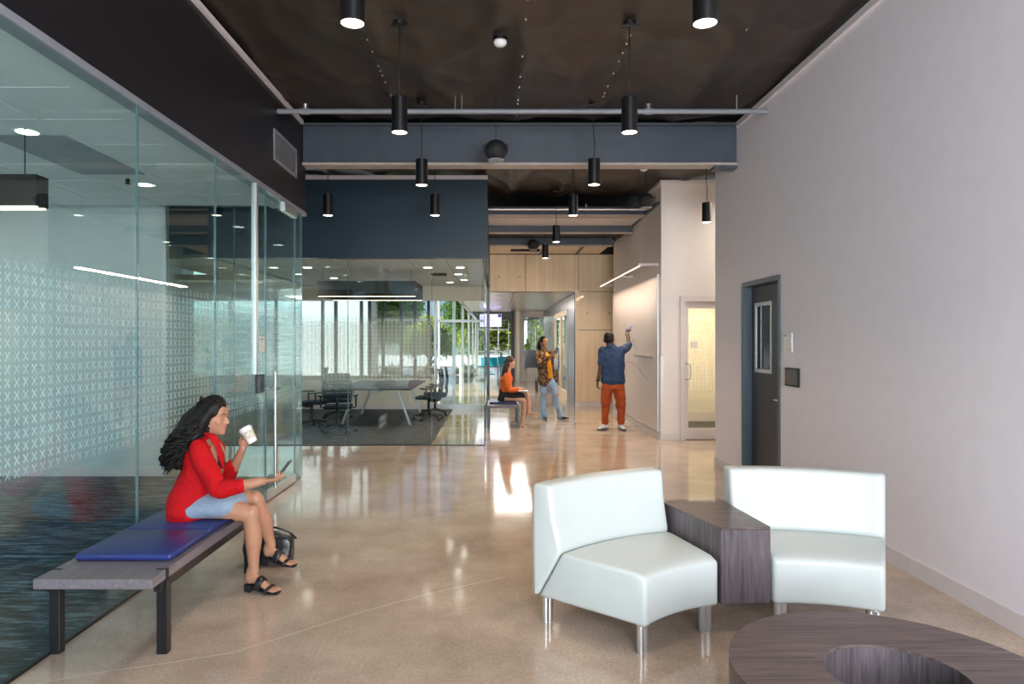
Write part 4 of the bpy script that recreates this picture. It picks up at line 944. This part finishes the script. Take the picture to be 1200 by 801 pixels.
# far arm with cup
b.loft([P(244, 528, 4.60), P(266, 562, 4.66), P(268, 560, 4.66), P(276, 543, 4.62), P(284.5, 525, 4.58)], [.042, .036, .036, .033, (.021, .024)], n=14)
hand(b, P(284.5, 525, 4.58), (.42, -.02, .9), (.65, -.75, -.2), (-.85, -.35, .3), .84, (.25, .35, .4, .5), .25, .04)
def foot(g, a, f, u=(0, 0, 1), k=1.0):
    r, f, u = basis(f, u); A = lambda x, y, z: a+(r*x+f*y+u*z)*k
    g.loft([A(0, -.01, .03), A(0, -.022, -.02), A(0, -.022, -.045)], [(.030*k, .034*k), (.029*k, .036*k), (.026*k, .030*k)], ref=r, n=14)
    g.loft([A(0, -.03, -.045), A(0, .02, -.04), A(0, .07, -.065), A(0, .115, -.088), A(0, .135, -.094)], [(.025*k, .020*k), (.028*k, .030*k), (.033*k, .022*k), (.040*k, .014*k), (.036*k, .010*k)], ref=r, n=14)
    for i, (x, L) in enumerate(((-.026, .040), (-.010, .036), (.003, .031), (.015, .026), (.026, .020))):
        g.loft([A(x, .13, -.094), A(x*1.05, .13+L, -.098)], [.0105*k if i == 0 else .008*k]*2, n=8)
    return A
b.loft([P(228, 592, 4.38), P(262, 595, 4.37), P(286, 600, 4.36), P(294.5, 602, 4.36)], [.088, .074, .060, .050], n=20)
b.loft([P(294.5, 600, 4.36), P(295, 612, 4.365), P(297, 630, 4.38), P(297, 652, 4.38), P(297.5, 670, 4.375)], [.052, .051, .054, .038, .030], n=20)
b.loft([P(232, 588, 4.54), P(265, 585, 4.52), P(288, 584, 4.49), P(299.5, 585, 4.48)], [.088, .070, .058, .050], n=20)
b.loft([P(299.5, 584, 4.48), P(303, 594, 4.50), P(309, 610, 4.54), P(314, 626, 4.57), P(318, 639, 4.58)], [.052, .052, .054, .038, .030], n=20)
ank1 = P(297.5, 671, 4.375); ank2 = P(318.5, 640, 4.58)
A1 = foot(b, ank1, (1, -.22, -.02)); A2 = foot(b, ank2, (1, -.15, -.06), (.06, 0, 1))
q = remesh(b, .0050, 3)
for v in q.b.verts:
    if v.co.x < -1.66 and .40 < v.co.z < .480: v.co.z = .480
q.obj('body', M['skin1'], t, smooth=True, world=True)
face_bits(W1, t, 'hair')
# jacket
j = G()
j.loft([P(223, 597, 4.45), P(226, 585, 4.45), P(232, 568, 4.45), P(236.5, 552, 4.45), P(239.5, 538, 4.45), P(240.5, 526, 4.44), P(240, 517, 4.44), P(241, 511, 4.43)],
       [(.195, .140), (.185, .142), (.160, .132), (.148, .122), (.165, .125), (.170, .105), (.115, .080), (.066, .062)], n=28)
j.loft([P(233, 524, 4.30), P(236, 535, 4.27), P(247, 556, 4.22), P(256, 573, 4.19), P(268, 572, 4.18), P(281, 569, 4.185)], [(.058, .066), (.066, .066), (.060, .060), (.056, .056), (.052, .050), (.048, .044)], n=20)
j.loft([P(242, 523, 4.58), P(252, 542, 4.63), P(263, 560, 4.66), P(267, 558, 4.66), P(273, 546, 4.63)], [(.060, .062), (.058, .058), (.053, .053), (.052, .052), (.047, .047)], n=18)
rumple(rumple(remesh(j, .0062, 4), .010, 9), .004, 30).obj('jacket', M['red'], t, smooth=True, world=True)
lp = G()
lp.loft([P(235, 513, 4.42), P(243, 508.5, 4.36), P(251, 513, 4.335), P(256, 524, 4.345), P(260, 538, 4.37), P(262, 549, 4.40)], [(.010, .018), (.010, .020), (.008, .028), (.007, .020), (.006, .020), (.004, .006)], ref=(1, -.6, .3), n=12)
lp.loft([P(235, 513, 4.44), P(243, 508, 4.50), P(252, 512, 4.525), P(258, 524, 4.52), P(262, 538, 4.49), P(263, 548, 4.45)], [(.010, .016), (.009, .016), (.007, .018), (.006, .018), (.005, .014), (.004, .006)], ref=(1, .6, .3), n=12)
lp.obj('lapels', M['red'], t, smooth=True, world=True)
G().loft([P(252, 524, 4.43), P(257, 532, 4.43), P(259, 545, 4.43)], [(.045, .016), (.060, .022), (.065, .020)], n=14).obj('top', M['blackcloth'], t, smooth=True, world=True, label='dark top under the jacket')
for dx in (0,): 
    cf = G().loft([P(281, 569, 4.185), P(283.2, 568.5, 4.185)], [(.0475, .0455)]*2, n=20, round=False, sub=1).obj('cuff', M['red'], t, smooth=True, world=True)
s = G()
s.loft([P(216, 600, 4.45), P(226, 593, 4.45), P(240, 591, 4.45), P(258, 590, 4.44), P(275, 590.5, 4.43)], [(.13, .075), (.175, .100), (.180, .100), (.165, .092), (.150, .088)], n=28)
for v in s.b.verts: v.co.z = max(v.co.z, .483)
rumple(remesh(s, .007, 4), .006, 12).obj('skirt', M['denim'], t, smooth=True, world=True)
# hair: mass plus curls
h = G()
core = [P(250, 480, 4.43), P(243, 483, 4.43), P(231, 496, 4.43), P(221, 513, 4.43), P(213.5, 530, 4.43), P(211, 541, 4.43)]
h.sph(W1(0, -.005, .160), .094, 12, (.95, .90, .96))
h.loft(core[1:], [(.092, .088), (.110, .098), (.130, .100), (.125, .080), (.085, .050)], n=18)
for s_ in (-1, 1):
    h.loft([W1(s_*.052, .046, .198), W1(s_*.070, .026, .178), W1(s_*.080, .0, .13), W1(s_*.086, -.035, .06), W1(s_*.085, -.07, -.02)], [.010, .018, .028, .036, .05], n=12)
hm = rumple(remesh(h, .008, 7), .010, 18)
for k in range(300):
    a = random.uniform(0, 6.28); side = math.cos(a); rr = random.uniform(.8, 1.15)
    o = lambda s1, s2: Vector((math.sin(a)*s2*rr, side*s1*rr, .35*math.sin(a)*s2*rr))*1.12
    fz = random.uniform(.11, .235); st = W1(.084*side*random.uniform(.6, 1), random.uniform(-.08, .04 if fz > .205 else -.025), fz)
    e = random.uniform(.45, 1.0)
    pts = [st, core[2]+o(.100, .092), core[3]+o(.125, .098), core[4].lerp(core[3], 1-e)+o(.130, .090), core[5].lerp(core[4], (1-e)*1.3)+o(.110, .068)+Vector((0, 0, -random.uniform(0, .05)))]
    hair_lock(hm, pts, random.uniform(.005, .009), random.uniform(.014, .026), random.uniform(2.5, 5), 34)
for k in range(14):   # strands combed back over the crown
    s_ = random.uniform(-1, 1); hair_lock(hm, [W1(.058*s_, .060-.02*abs(s_), .205), W1(.07*s_, .02, .228-.02*abs(s_)), W1(.088*s_, -.05, .222), core[2]+Vector((0, .1*s_, .05)), core[3]+Vector((-.06, .12*s_, 0))], .003, .002, 2)
hm.obj('hair', M['hair'], t, smooth=True, world=True)
G().sph(W1(.082, -.012, .070), .008, 8).obj('earring', M['gold'], t, smooth=True, world=True)
# sandals
def sandal(A, low, parent):
    o = G(); o.loft([A(0, -.052, -.078), A(0, .0, -.083), A(0, .06, -.097), A(0, .115, -.108), A(0, .175, -.110)], [(.030, .007), (.030, .007), (.036, .007), (.044, .008), (.036, .007)], ref=A(1, 0, 0)-A(0, 0, 0), n=14)
    so = o.obj('sandal', M['leather'], parent, smooth=True, world=True)
    hz = G(); r = A(1, 0, 0)-A(0, 0, 0)
    hz.loft([A(0, -.030, -.080), A(0, -.034, low)], [(.029, .026), (.025, .022)], ref=r, n=16, round=False, sub=1, pw=4).obj('heel', M['leather'], so, world=True)
    for y, top, base, w, hw, sl in ((.062, -.026, -.094, .023, .040, -.62), (.124, -.072, -.108, .011, .048, -.3)):
        s_ = G(); pts = []
        for k in range(11):
            an = math.pi*k/10; sn = math.sin(an)**.7; pts.append(A(-hw*math.copysign(abs(math.cos(an))**.7, math.cos(an)), y-.022*(1-sn), base+(top-base)*sn))
        s_.loft(pts, [(w, .0045)]*11, ref=A(0, 1, sl)-A(0, 0, 0), n=8, sub=2, round=False).obj('strap', M['leather'], so, smooth=True, world=True)
sandal(A1, -ank1.z+.002 if True else 0, t); sandal(A2, -.125, t)
# cup, phone, bag
c0, c1 = P(296.5, 518, 4.52), P(286, 499.5, 4.52)
t = thing('paper_cup', 'white lidded paper coffee cup in the raised hand', 'cup', c0)
d = (c1-c0).normalized(); g = G().cyl(c0, c0+d*.098, .030, .041, n=32).obj('cup', M['whiteplast'], t, world=True, auto=True)
G().cyl(c0+d*.096, c0+d*.104, .0445, n=32).cyl(c0+d*.104, c0+d*.114, .041, .037, n=32).obj('lid', M['whiteplast'], t, world=True, auto=True)
G().cyl(c0+d*.030, c0+d*.082, .0346, .0401, n=32, caps=False).obj('sleeve', pm('printed sleeve', (.58, .54, .42), .6, vary=.3, scale=60), t, world=True, auto=True)
nn = Vector((0, -1, 0)); xx = d.cross(nn).normalized()
g = G(); m0 = c0+d*.062+nn*.0385
for k in range(5): g.bar(m0+xx*(-.012+.006*k)+d*(-.002+.003*k), m0+xx*(-.008+.006*k)+d*(.003+.003*k), .0022, .001, nn)
g.obj('mark', M['extdark'], t, world=True)
p0, p1 = P(327.5, 556, 4.27), P(340, 539.5, 4.27); t = thing('phone', 'slim phone held up in the lowered hand', 'phone', (p0+p1)/2)
G().bar(p0, p1, .070, .009, (-.8, 0, .6)).obj('case', M['extdark'], t, world=True); off = Vector((-.8, 0, .6)).normalized()*.0052
G().bar(p0.lerp(p1, .04)+off, p0.lerp(p1, .96)+off, .066, .001, (-.8, 0, .6)).obj('screen', pm('bluish screen', (.25, .33, .5), .1), t, world=True)
t = thing('handbag', 'soft black leather handbag standing on the floor behind the sandals', 'bag', (-1.62, 4.92, 0))
g = G(); g.loft([(-1.63, 4.92, .02), (-1.63, 4.92, .08), (-1.62, 4.92, .16), (-1.61, 4.925, .235)], [(.165, .075), (.178, .080), (.180, .070), (.172, .045)], ref=(1, 0, 0), n=28, pw=4, round=False)
q = rumple(remesh(g, .008, 4), .022, 8)
for v in q.b.verts:
    v.co.z = max(v.co.z, .002)
    if v.co.z > .2: v.co.z += .018*math.sin((v.co.x+1.8)*14)
q.obj('body', M['leather'], t, smooth=True, world=True)
for yy in (4.88, 4.98): G().loft([(-1.75, yy, .22), (-1.72, yy-.02, .25), (-1.60, yy-.045, .262), (-1.50, yy-.03, .225), (-1.45, yy, .17)], [.008]*5, n=8, round=False).obj('handle', M['leather'], t, smooth=True, world=True)

# ---------------------------------------------------------- seated woman in orange (Y about 13)
Y = 13.0
t = thing('person', 'seated woman in an orange top and black skirt on the far bench', 'person', P(596, 472, Y))
b = G(); W2 = head(b, P(597.8, 431.3, Y), (1, .15, .03), (0, 0, 1), .98)
b.loft([P(594, 438, Y), P(596, 432, Y), P(597.5, 427, Y)], [.06, .048, .05], n=14); b.loft([P(593, 466, Y), P(593, 450, Y), P(594, 440, Y)], [(.13, .09), (.12, .09), (.12, .07)], n=16)
b.loft([P(594, 441, Y-.16), P(596.5, 456, Y-.17), P(607, 455.5, Y-.15)], [.036, .034, .024], n=12); hand(b, P(607, 455.5, Y-.15), (1, .2, -.05), (0, .1, -1), (0, 1, 0), .85, (.3, .3, .35, .4))
b.loft([P(595, 441, Y+.16), P(599, 455, Y+.18), P(608, 454, Y+.1)], [.036, .034, .024], n=12); hand(b, P(608, 454, Y+.1), (1, -.3, 0), (0, .1, -1), (0, -1, 0), .85, (.3, .3, .35, .4))
b.loft([P(592, 465, Y-.1), P(606, 467, Y-.1), P(613.5, 470, Y-.12)], [.085, .07, .05], n=16); b.loft([P(613.5, 469, Y-.12), P(614, 480, Y-.12), P(611, 495, Y-.15)], [.051, .05, .028], n=14)
b.loft([P(592, 463, Y+.1), P(607, 463, Y+.08), P(618, 463, Y+.02)], [.085, .07, .05], n=16); b.loft([P(618, 463, Y+.02), P(619.5, 472, Y-.02), P(619.5, 482.5, Y-.05)], [.051, .05, .028], n=14)
b.loft([P(611, 495, Y-.15), P(612, 498, Y-.15), P(616, 500, Y-.16)], [.028, .03, .022], n=12); b.loft([P(619.5, 482.5, Y-.05), P(622, 484.5, Y-.06), P(628, 484.5, Y-.08)], [.028, .028, .02], n=12)
q = remesh(b, .007, 2)
for v in q.b.verts:
    if v.co.x < .45 and .38 < v.co.z < .484: v.co.z = .484
q.obj('body', M['skin3'], t, smooth=True, world=True); face_bits(W2, t, 'hair2', .98)
j = G().loft([P(592.5, 459, Y), P(592.8, 450, Y), P(593.5, 443, Y), P(594.2, 438, Y)], [(.16, .115), (.145, .115), (.165, .12), (.09, .08)], n=22)
for s in (-1, 1): j.loft([P(593.8, 440.5, Y+s*.16), P(594.5, 449, Y+s*.19), P(597, 456.5, Y+s*.19), P(605.5, 456, Y+s*.15)], [.070, .064, .056, .042], n=16)
rumple(remesh(j, .010, 3), .012, 9).obj('blouse', M['orange'], t, smooth=True, world=True)
s = G().loft([P(589, 467, Y), P(593, 463, Y), P(602, 464, Y), P(609, 465, Y)], [(.17, .10), (.19, .115), (.18, .105), (.16, .10)], n=22)
s.loft([P(592, 462, Y), P(592, 456, Y)], [(.16, .12), (.145, .11)], n=20)
for v in s.b.verts: v.co.z = max(v.co.z, .482)
remesh(s, .010, 3).obj('skirt', M['blackcloth'], t, smooth=True, world=True)
h = G(); h.sph(W2(0, -.010, .158), .090, 10, (1, 1, .98)); h.loft([P(595, 424, Y), P(592, 434, Y), P(589, 446, Y), P(587.5, 453, Y)], [(.085, .07), (.10, .055), (.09, .045), (.05, .025)], n=16)
hh = rumple(remesh(h, .010, 2), .010, 25)
for k in range(50):
    s = random.uniform(-1, 1); hair_lock(hh, [W2(.07*s, -.03, .22), P(593.5, 428, Y+.09*s), P(590+abs(s)*2, 440, Y+.10*s), P(587.5+random.uniform(0, 2), random.uniform(449, 456), Y+.08*s)], .009, .004, 2, 14)
hh.obj('hair', M['hair2'], t, smooth=True, world=True)
for a, f_, low in ((P(611, 495, Y-.15), (1, -.1, -.12), None), (P(619.5, 482.5, Y-.05), (1, -.15, -.12), 1)):
    r, f, u = basis(f_); A = lambda x, y, z: a+r*x+f*y+u*z
    g = G().loft([A(0, -.03, -.035), A(0, .03, -.045), A(0, .10, -.075), A(0, .17, -.092)], [(.028, .02), (.030, .018), (.036, .016), (.012, .008)], ref=r, n=12); o = g.obj('shoe', M['nude'], t, smooth=True, world=True, label='nude high heeled shoe')
    zb = -.115 if low else -a.z+.003
    G().loft([A(0, -.035, -.04), Vector((A(0, -.045, 0).x, A(0, -.045, 0).y, a.z+zb))], [.016, .006], n=8, round=False).obj('heel', M['nude'], o, world=True)
t = thing('notebook', 'grey notebook lying on the lap of the woman in orange', 'notebook', P(613, 458.3, Y-.03)); g = G().bar((0, -.10, 0), (0, .12, 0), .19, .012); g.obj('cover', M['pipe'], t); G().bar((0, -.095, .0085), (0, .115, .0085), .18, .004).obj('pages', M['whiteplast'], t)
# ---------------------------------------------------------- standing woman (Y about 14.2)
Y = 14.2
t = thing('person', 'standing woman in a leopard print jacket and light ripped jeans', 'person', P(647, 490.5, Y)); z0 = P(0, 490.5, Y).z
b = G(); W3 = head(b, P(636.8, 407.2, Y), (.55, -.8, -.02), (.05, 0, 1), .98)
b.loft([P(637, 413, Y), P(637, 408, Y), P(636.8, 403, Y+.01)], [.06, .047, .05], n=14); b.loft([P(642, 440, Y), P(640, 425, Y), P(638, 413, Y)], [(.13, .09), (.125, .09), (.12, .06)], ref=(.85, .5, 0), n=16)
b.loft([P(630.5, 415, Y-.02), P(634, 427, Y-.18), P(648, 414, Y-.34)], [.036, .034, .024], n=12); hand(b, P(648, 414, Y-.34), (.8, -.3, .45), (.2, .8, .3), (-.2, 0, 1), .88, (.6, .6, .7, .7))
b.loft([P(645, 413, Y), P(652, 426, Y-.06), P(651.5, 422, Y-.24)], [.036, .034, .024], n=12); hand(b, P(651.5, 422, Y-.24), (.05, -.6, .5), (-1, 0, 0), (0, .3, 1), .88, (.7, .7, .7, .7))
remesh(b, .007, 2).obj('body', M['skin4'], t, smooth=True, world=True); face_bits(W3, t, 'hair', .98)
j = G().loft([P(640, 446, Y), P(639.5, 436, Y), P(638.5, 425, Y), P(638, 415, Y+.01), P(637.3, 410, Y+.015)], [(.19, .13), (.175, .125), (.175, .12), (.19, .10), (.08, .07)], ref=(.85, .5, 0), n=22)
j.loft([P(630.8, 413.5, Y), P(631.5, 422, Y-.08), P(635, 427, Y-.20), P(643, 419.5, Y-.30)], [.066, .062, .055, .045], n=16)
j.loft([P(645, 413, Y+.02), P(649.5, 420, Y), P(652.5, 426.5, Y-.06), P(652, 424, Y-.18)], [.064, .06, .054, .045], n=16)
j.loft([P(649.5, 446, Y), P(648.5, 432, Y), P(646, 418, Y)], [(.035, .09), (.05, .10), (.06, .09)], n=14)
rumple(remesh(j, .010, 3), .014, 9).obj('jacket', M['leopard'], t, smooth=True, world=True)
G().loft([P(645, 443, Y-.105), P(644.2, 432, Y-.12), P(642.5, 420, Y-.11), P(640, 413, Y-.07)], [(.052, .028), (.055, .030), (.048, .024), (.030, .018)], ref=(.85, .5, 0), n=16, round=False).obj('shirt', M['yellow'], t, smooth=True, world=True, label='mustard shirt')
g = G().loft([P(641.5, 447, Y), P(641.5, 437, Y)], [(.165, .115), (.15, .11)], ref=(.9, .4, 0), n=20)
g.loft([P(637.3, 446, Y), P(637, 462, Y-.01), P(636.6, 474, Y), P(637.5, 488, Y)], [.092, .066, .060, (.070, .085)], ref=(1, 0, 0), n=18)
g.loft([P(646, 446, Y), P(650.5, 462, Y-.03), P(653, 474, Y-.03), P(657, 487, Y-.03)], [.092, .066, .060, (.072, .085)], ref=(1, 0, 0), n=18)
rumple(remesh(g, .010, 3), .016, 8).obj('jeans', M['jeans'], t, smooth=True, world=True)
for p in ((637.6, 463.5, Y-.075), (652.4, 463.5, Y-.10)): G().bar(P(p[0]-2.4, p[1], p[2]), P(p[0]+2.2, p[1]-.3, p[2]), .012, .03, (0, 0, 1)).obj('knee_rip', M['skin4'], t, world=True, label='torn slit at the knee')
for a, f_ in ((P(638, 487.5, Y-.02), (.2, -1, 0)), (P(657.5, 487, Y-.05), (.9, -.5, 0))):
    r, f, u = basis(f_); zg = .03; c_ = Vector((a.x, a.y, zg)); G().loft([c_-f*.05, c_+f*.06, c_+f*.16], [(.034, .028), (.04, .026), (.02, .016)], ref=r, n=14).obj('shoe', M['leather'], t, smooth=True, world=True)
h = G(); h.sph(W3(0, -.009, .160), .0885, 10); h.loft([W3(0, -.09, .14), W3(.02, -.12, .06), W3(.03, -.10, -.06), W3(.03, -.08, -.12)], [.05, .05, .04, .015], n=12)
rumple(remesh(h, .010, 2), .012, 22).obj('hair', M['hair'], t, smooth=True, world=True)
t = thing('phone', 'dark phone raised in the hand of the woman in leopard print', 'phone', P(652, 411, Y-.40)); G().bar((-.02, 0, -.05), (.03, 0, .07), .07, .012, (0, 1, 0)).obj('case', M['black'], t); G().bar((-.018, .0065, -.047), (.028, .0065, .067), .064, .002, (0, 1, 0)).obj('screen', M['darkscreen'], t)
t = thing('tablet', 'dark tablet held against the side of the standing woman', 'tablet', P(651, 425, Y-.30)); G().box((-.035, -.008, -.15), (.06, .006, .10), .003, 1).obj('case', M['black'], t); G().box((-.028, -.0095, -.14), (.053, -.008, .09)).obj('screen', M['darkscreen'], t)
# ---------------------------------------------------------- man writing (Y about 12.5)
Y = 12.5
t = thing('person', 'man in a navy shirt and rust trousers writing on the whiteboard', 'person', P(716, 502.5, Y))
b = G(); W4 = head(b, P(714.5, 404, Y+.02), (.75, .66, .06), (.04, .04, 1), 1.02)
b.loft([P(716, 412, Y), P(714.5, 404, Y), P(714, 398, Y)], [.075, .062, .062], n=14); b.loft([P(718, 440, Y), P(718, 425, Y), P(717, 411, Y)], [(.15, .10), (.15, .10), (.13, .08)], ref=(1, -.1, 0), n=16)
b.loft([P(704.5, 411, Y), P(703.5, 431, Y-.02), P(700.5, 446, Y-.06)], [.05, .042, .028], n=14); hand(b, P(700.3, 447, Y-.06), (-.05, .1, -1), (1, .2, 0), (.2, 1, 0), 1.0, (.35, .4, .45, .5))
b.loft([P(729.5, 410, Y), P(736.5, 405, Y+.22), P(735.3, 390.5, Y+.45)], [.055, .044, .030], n=14); hand(b, P(735.3, 390.5, Y+.45), (.25, .35, .8), (.75, .5, -.2), (-.5, .5, .3), 1.0, (.8, .9, 1.0, 1.0), .4)
remesh(b, .007, 2).obj('body', M['skin2'], t, smooth=True, world=True); face_bits(W4, t, 'hair', 1.02, 'skin4')
j = G().loft([P(718.5, 446, Y), P(718.5, 436, Y), P(718, 424, Y), P(717.5, 413, Y), P(716, 406.5, Y)], [(.225, .145), (.215, .145), (.215, .14), (.225, .115), (.10, .085)], ref=(1, -.1, 0), n=24)
j.loft([P(706.5, 410.5, Y), P(705, 417, Y), P(704.8, 425, Y-.01)], [.078, .072, .068], n=16); j.loft([P(728, 411, Y), P(733, 407.5, Y+.12), P(737, 404, Y+.22)], [.085, .075, .068], n=16)
rumple(remesh(j, .010, 3), .018, 8).obj('shirt', M['navycloth'], t, smooth=True, world=True)
G().loft([P(712, 406.5, Y-.02), P(716, 405.5, Y-.085), P(721, 406.5, Y)], [(.012, .02)]*3, ref=(0, 0, 1), n=8).obj('collar', M['navycloth'], t, smooth=True, world=True)
g = G().loft([P(718.5, 456, Y), P(718.5, 444, Y)], [(.205, .14), (.20, .12)], ref=(1, -.1, 0), n=22, round=False)
g.loft([P(712, 454, Y), P(710, 470, Y-.01), P(709.3, 483, Y), P(709, 494, Y)], [(.112, .12), (.092, .095), (.078, .08), (.062, .062)], ref=(1, 0, 0), n=18)
g.loft([P(724.5, 454, Y), P(727, 470, Y-.01), P(727.6, 483, Y), P(727.8, 494, Y)], [(.112, .12), (.092, .095), (.078, .08), (.062, .062)], ref=(1, 0, 0), n=18)
rumple(remesh(g, .010, 3), .028, 8).obj('trousers', M['rust'], t, smooth=True, world=True)
for x in (709, 727.8): G().loft([P(x, 493.2, Y), P(x, 496.3, Y)], [.064, .058], n=16, round=False, sub=1).obj('cuff', M['rust'], t, smooth=True, world=True)
h = G(); h.sph(W4(0, -.014, .150), .094, 10, (1, 1, .95)); h.loft([W4(-.07, .0, .10), W4(-.05, -.05, .09), W4(.05, -.05, .09), W4(.07, .0, .10)], [.02, .05, .05, .02], n=12)
remesh(h, .010, 2).obj('hair', M['hair'], t, smooth=True, world=True)
for a, f_ in ((P(708.5, 498, Y), (-.55, -.5, 0)), (P(728, 498, Y), (.15, -1, 0))):
    r, f, u = basis(f_); c_ = Vector((a.x, a.y, 0))
    o = G().loft([c_-f*.07+u*.05, c_+u*.062, c_+f*.09+u*.042, c_+f*.17+u*.032], [(.038, .045), (.042, .05), (.046, .030), (.030, .018)], ref=r, n=16).obj('sneaker', M['whiteplast'], t, smooth=True, world=True)
    G().loft([c_-f*.075+u*.014, c_+f*.05+u*.014, c_+f*.18+u*.014], [(.042, .013), (.05, .013), (.032, .012)], ref=r, n=14).obj('sole', M['extdark'], o, smooth=True, world=True)
    G().loft([c_-f*.03+u*.075, c_+f*.03+u*.08, c_+f*.08+u*.065], [(.034, .02), (.032, .02), (.025, .012)], ref=r, n=12).obj('tongue', M['extdark'], o, smooth=True, world=True)
G().loft([P(700.7, 444.6, Y-.06), P(700.5, 446.2, Y-.06)], [.035, .035], n=14, round=False, sub=1).obj('watch', M['black'], t, world=True)
m0 = P(735.5, 385.5, Y+.52); m1 = m0+Vector((.10, .06, .05)); t = thing('marker', 'blue marker in the raised hand of the man at the whiteboard', 'marker', m0); G().cyl(m0-(m1-m0)*.3, m1, .009, n=10).obj('barrel', M['bluep'], t, world=True); G().cyl(m1, m1+(m1-m0).normalized()*.012, .004, n=8).obj('tip', M['black'], t, world=True)
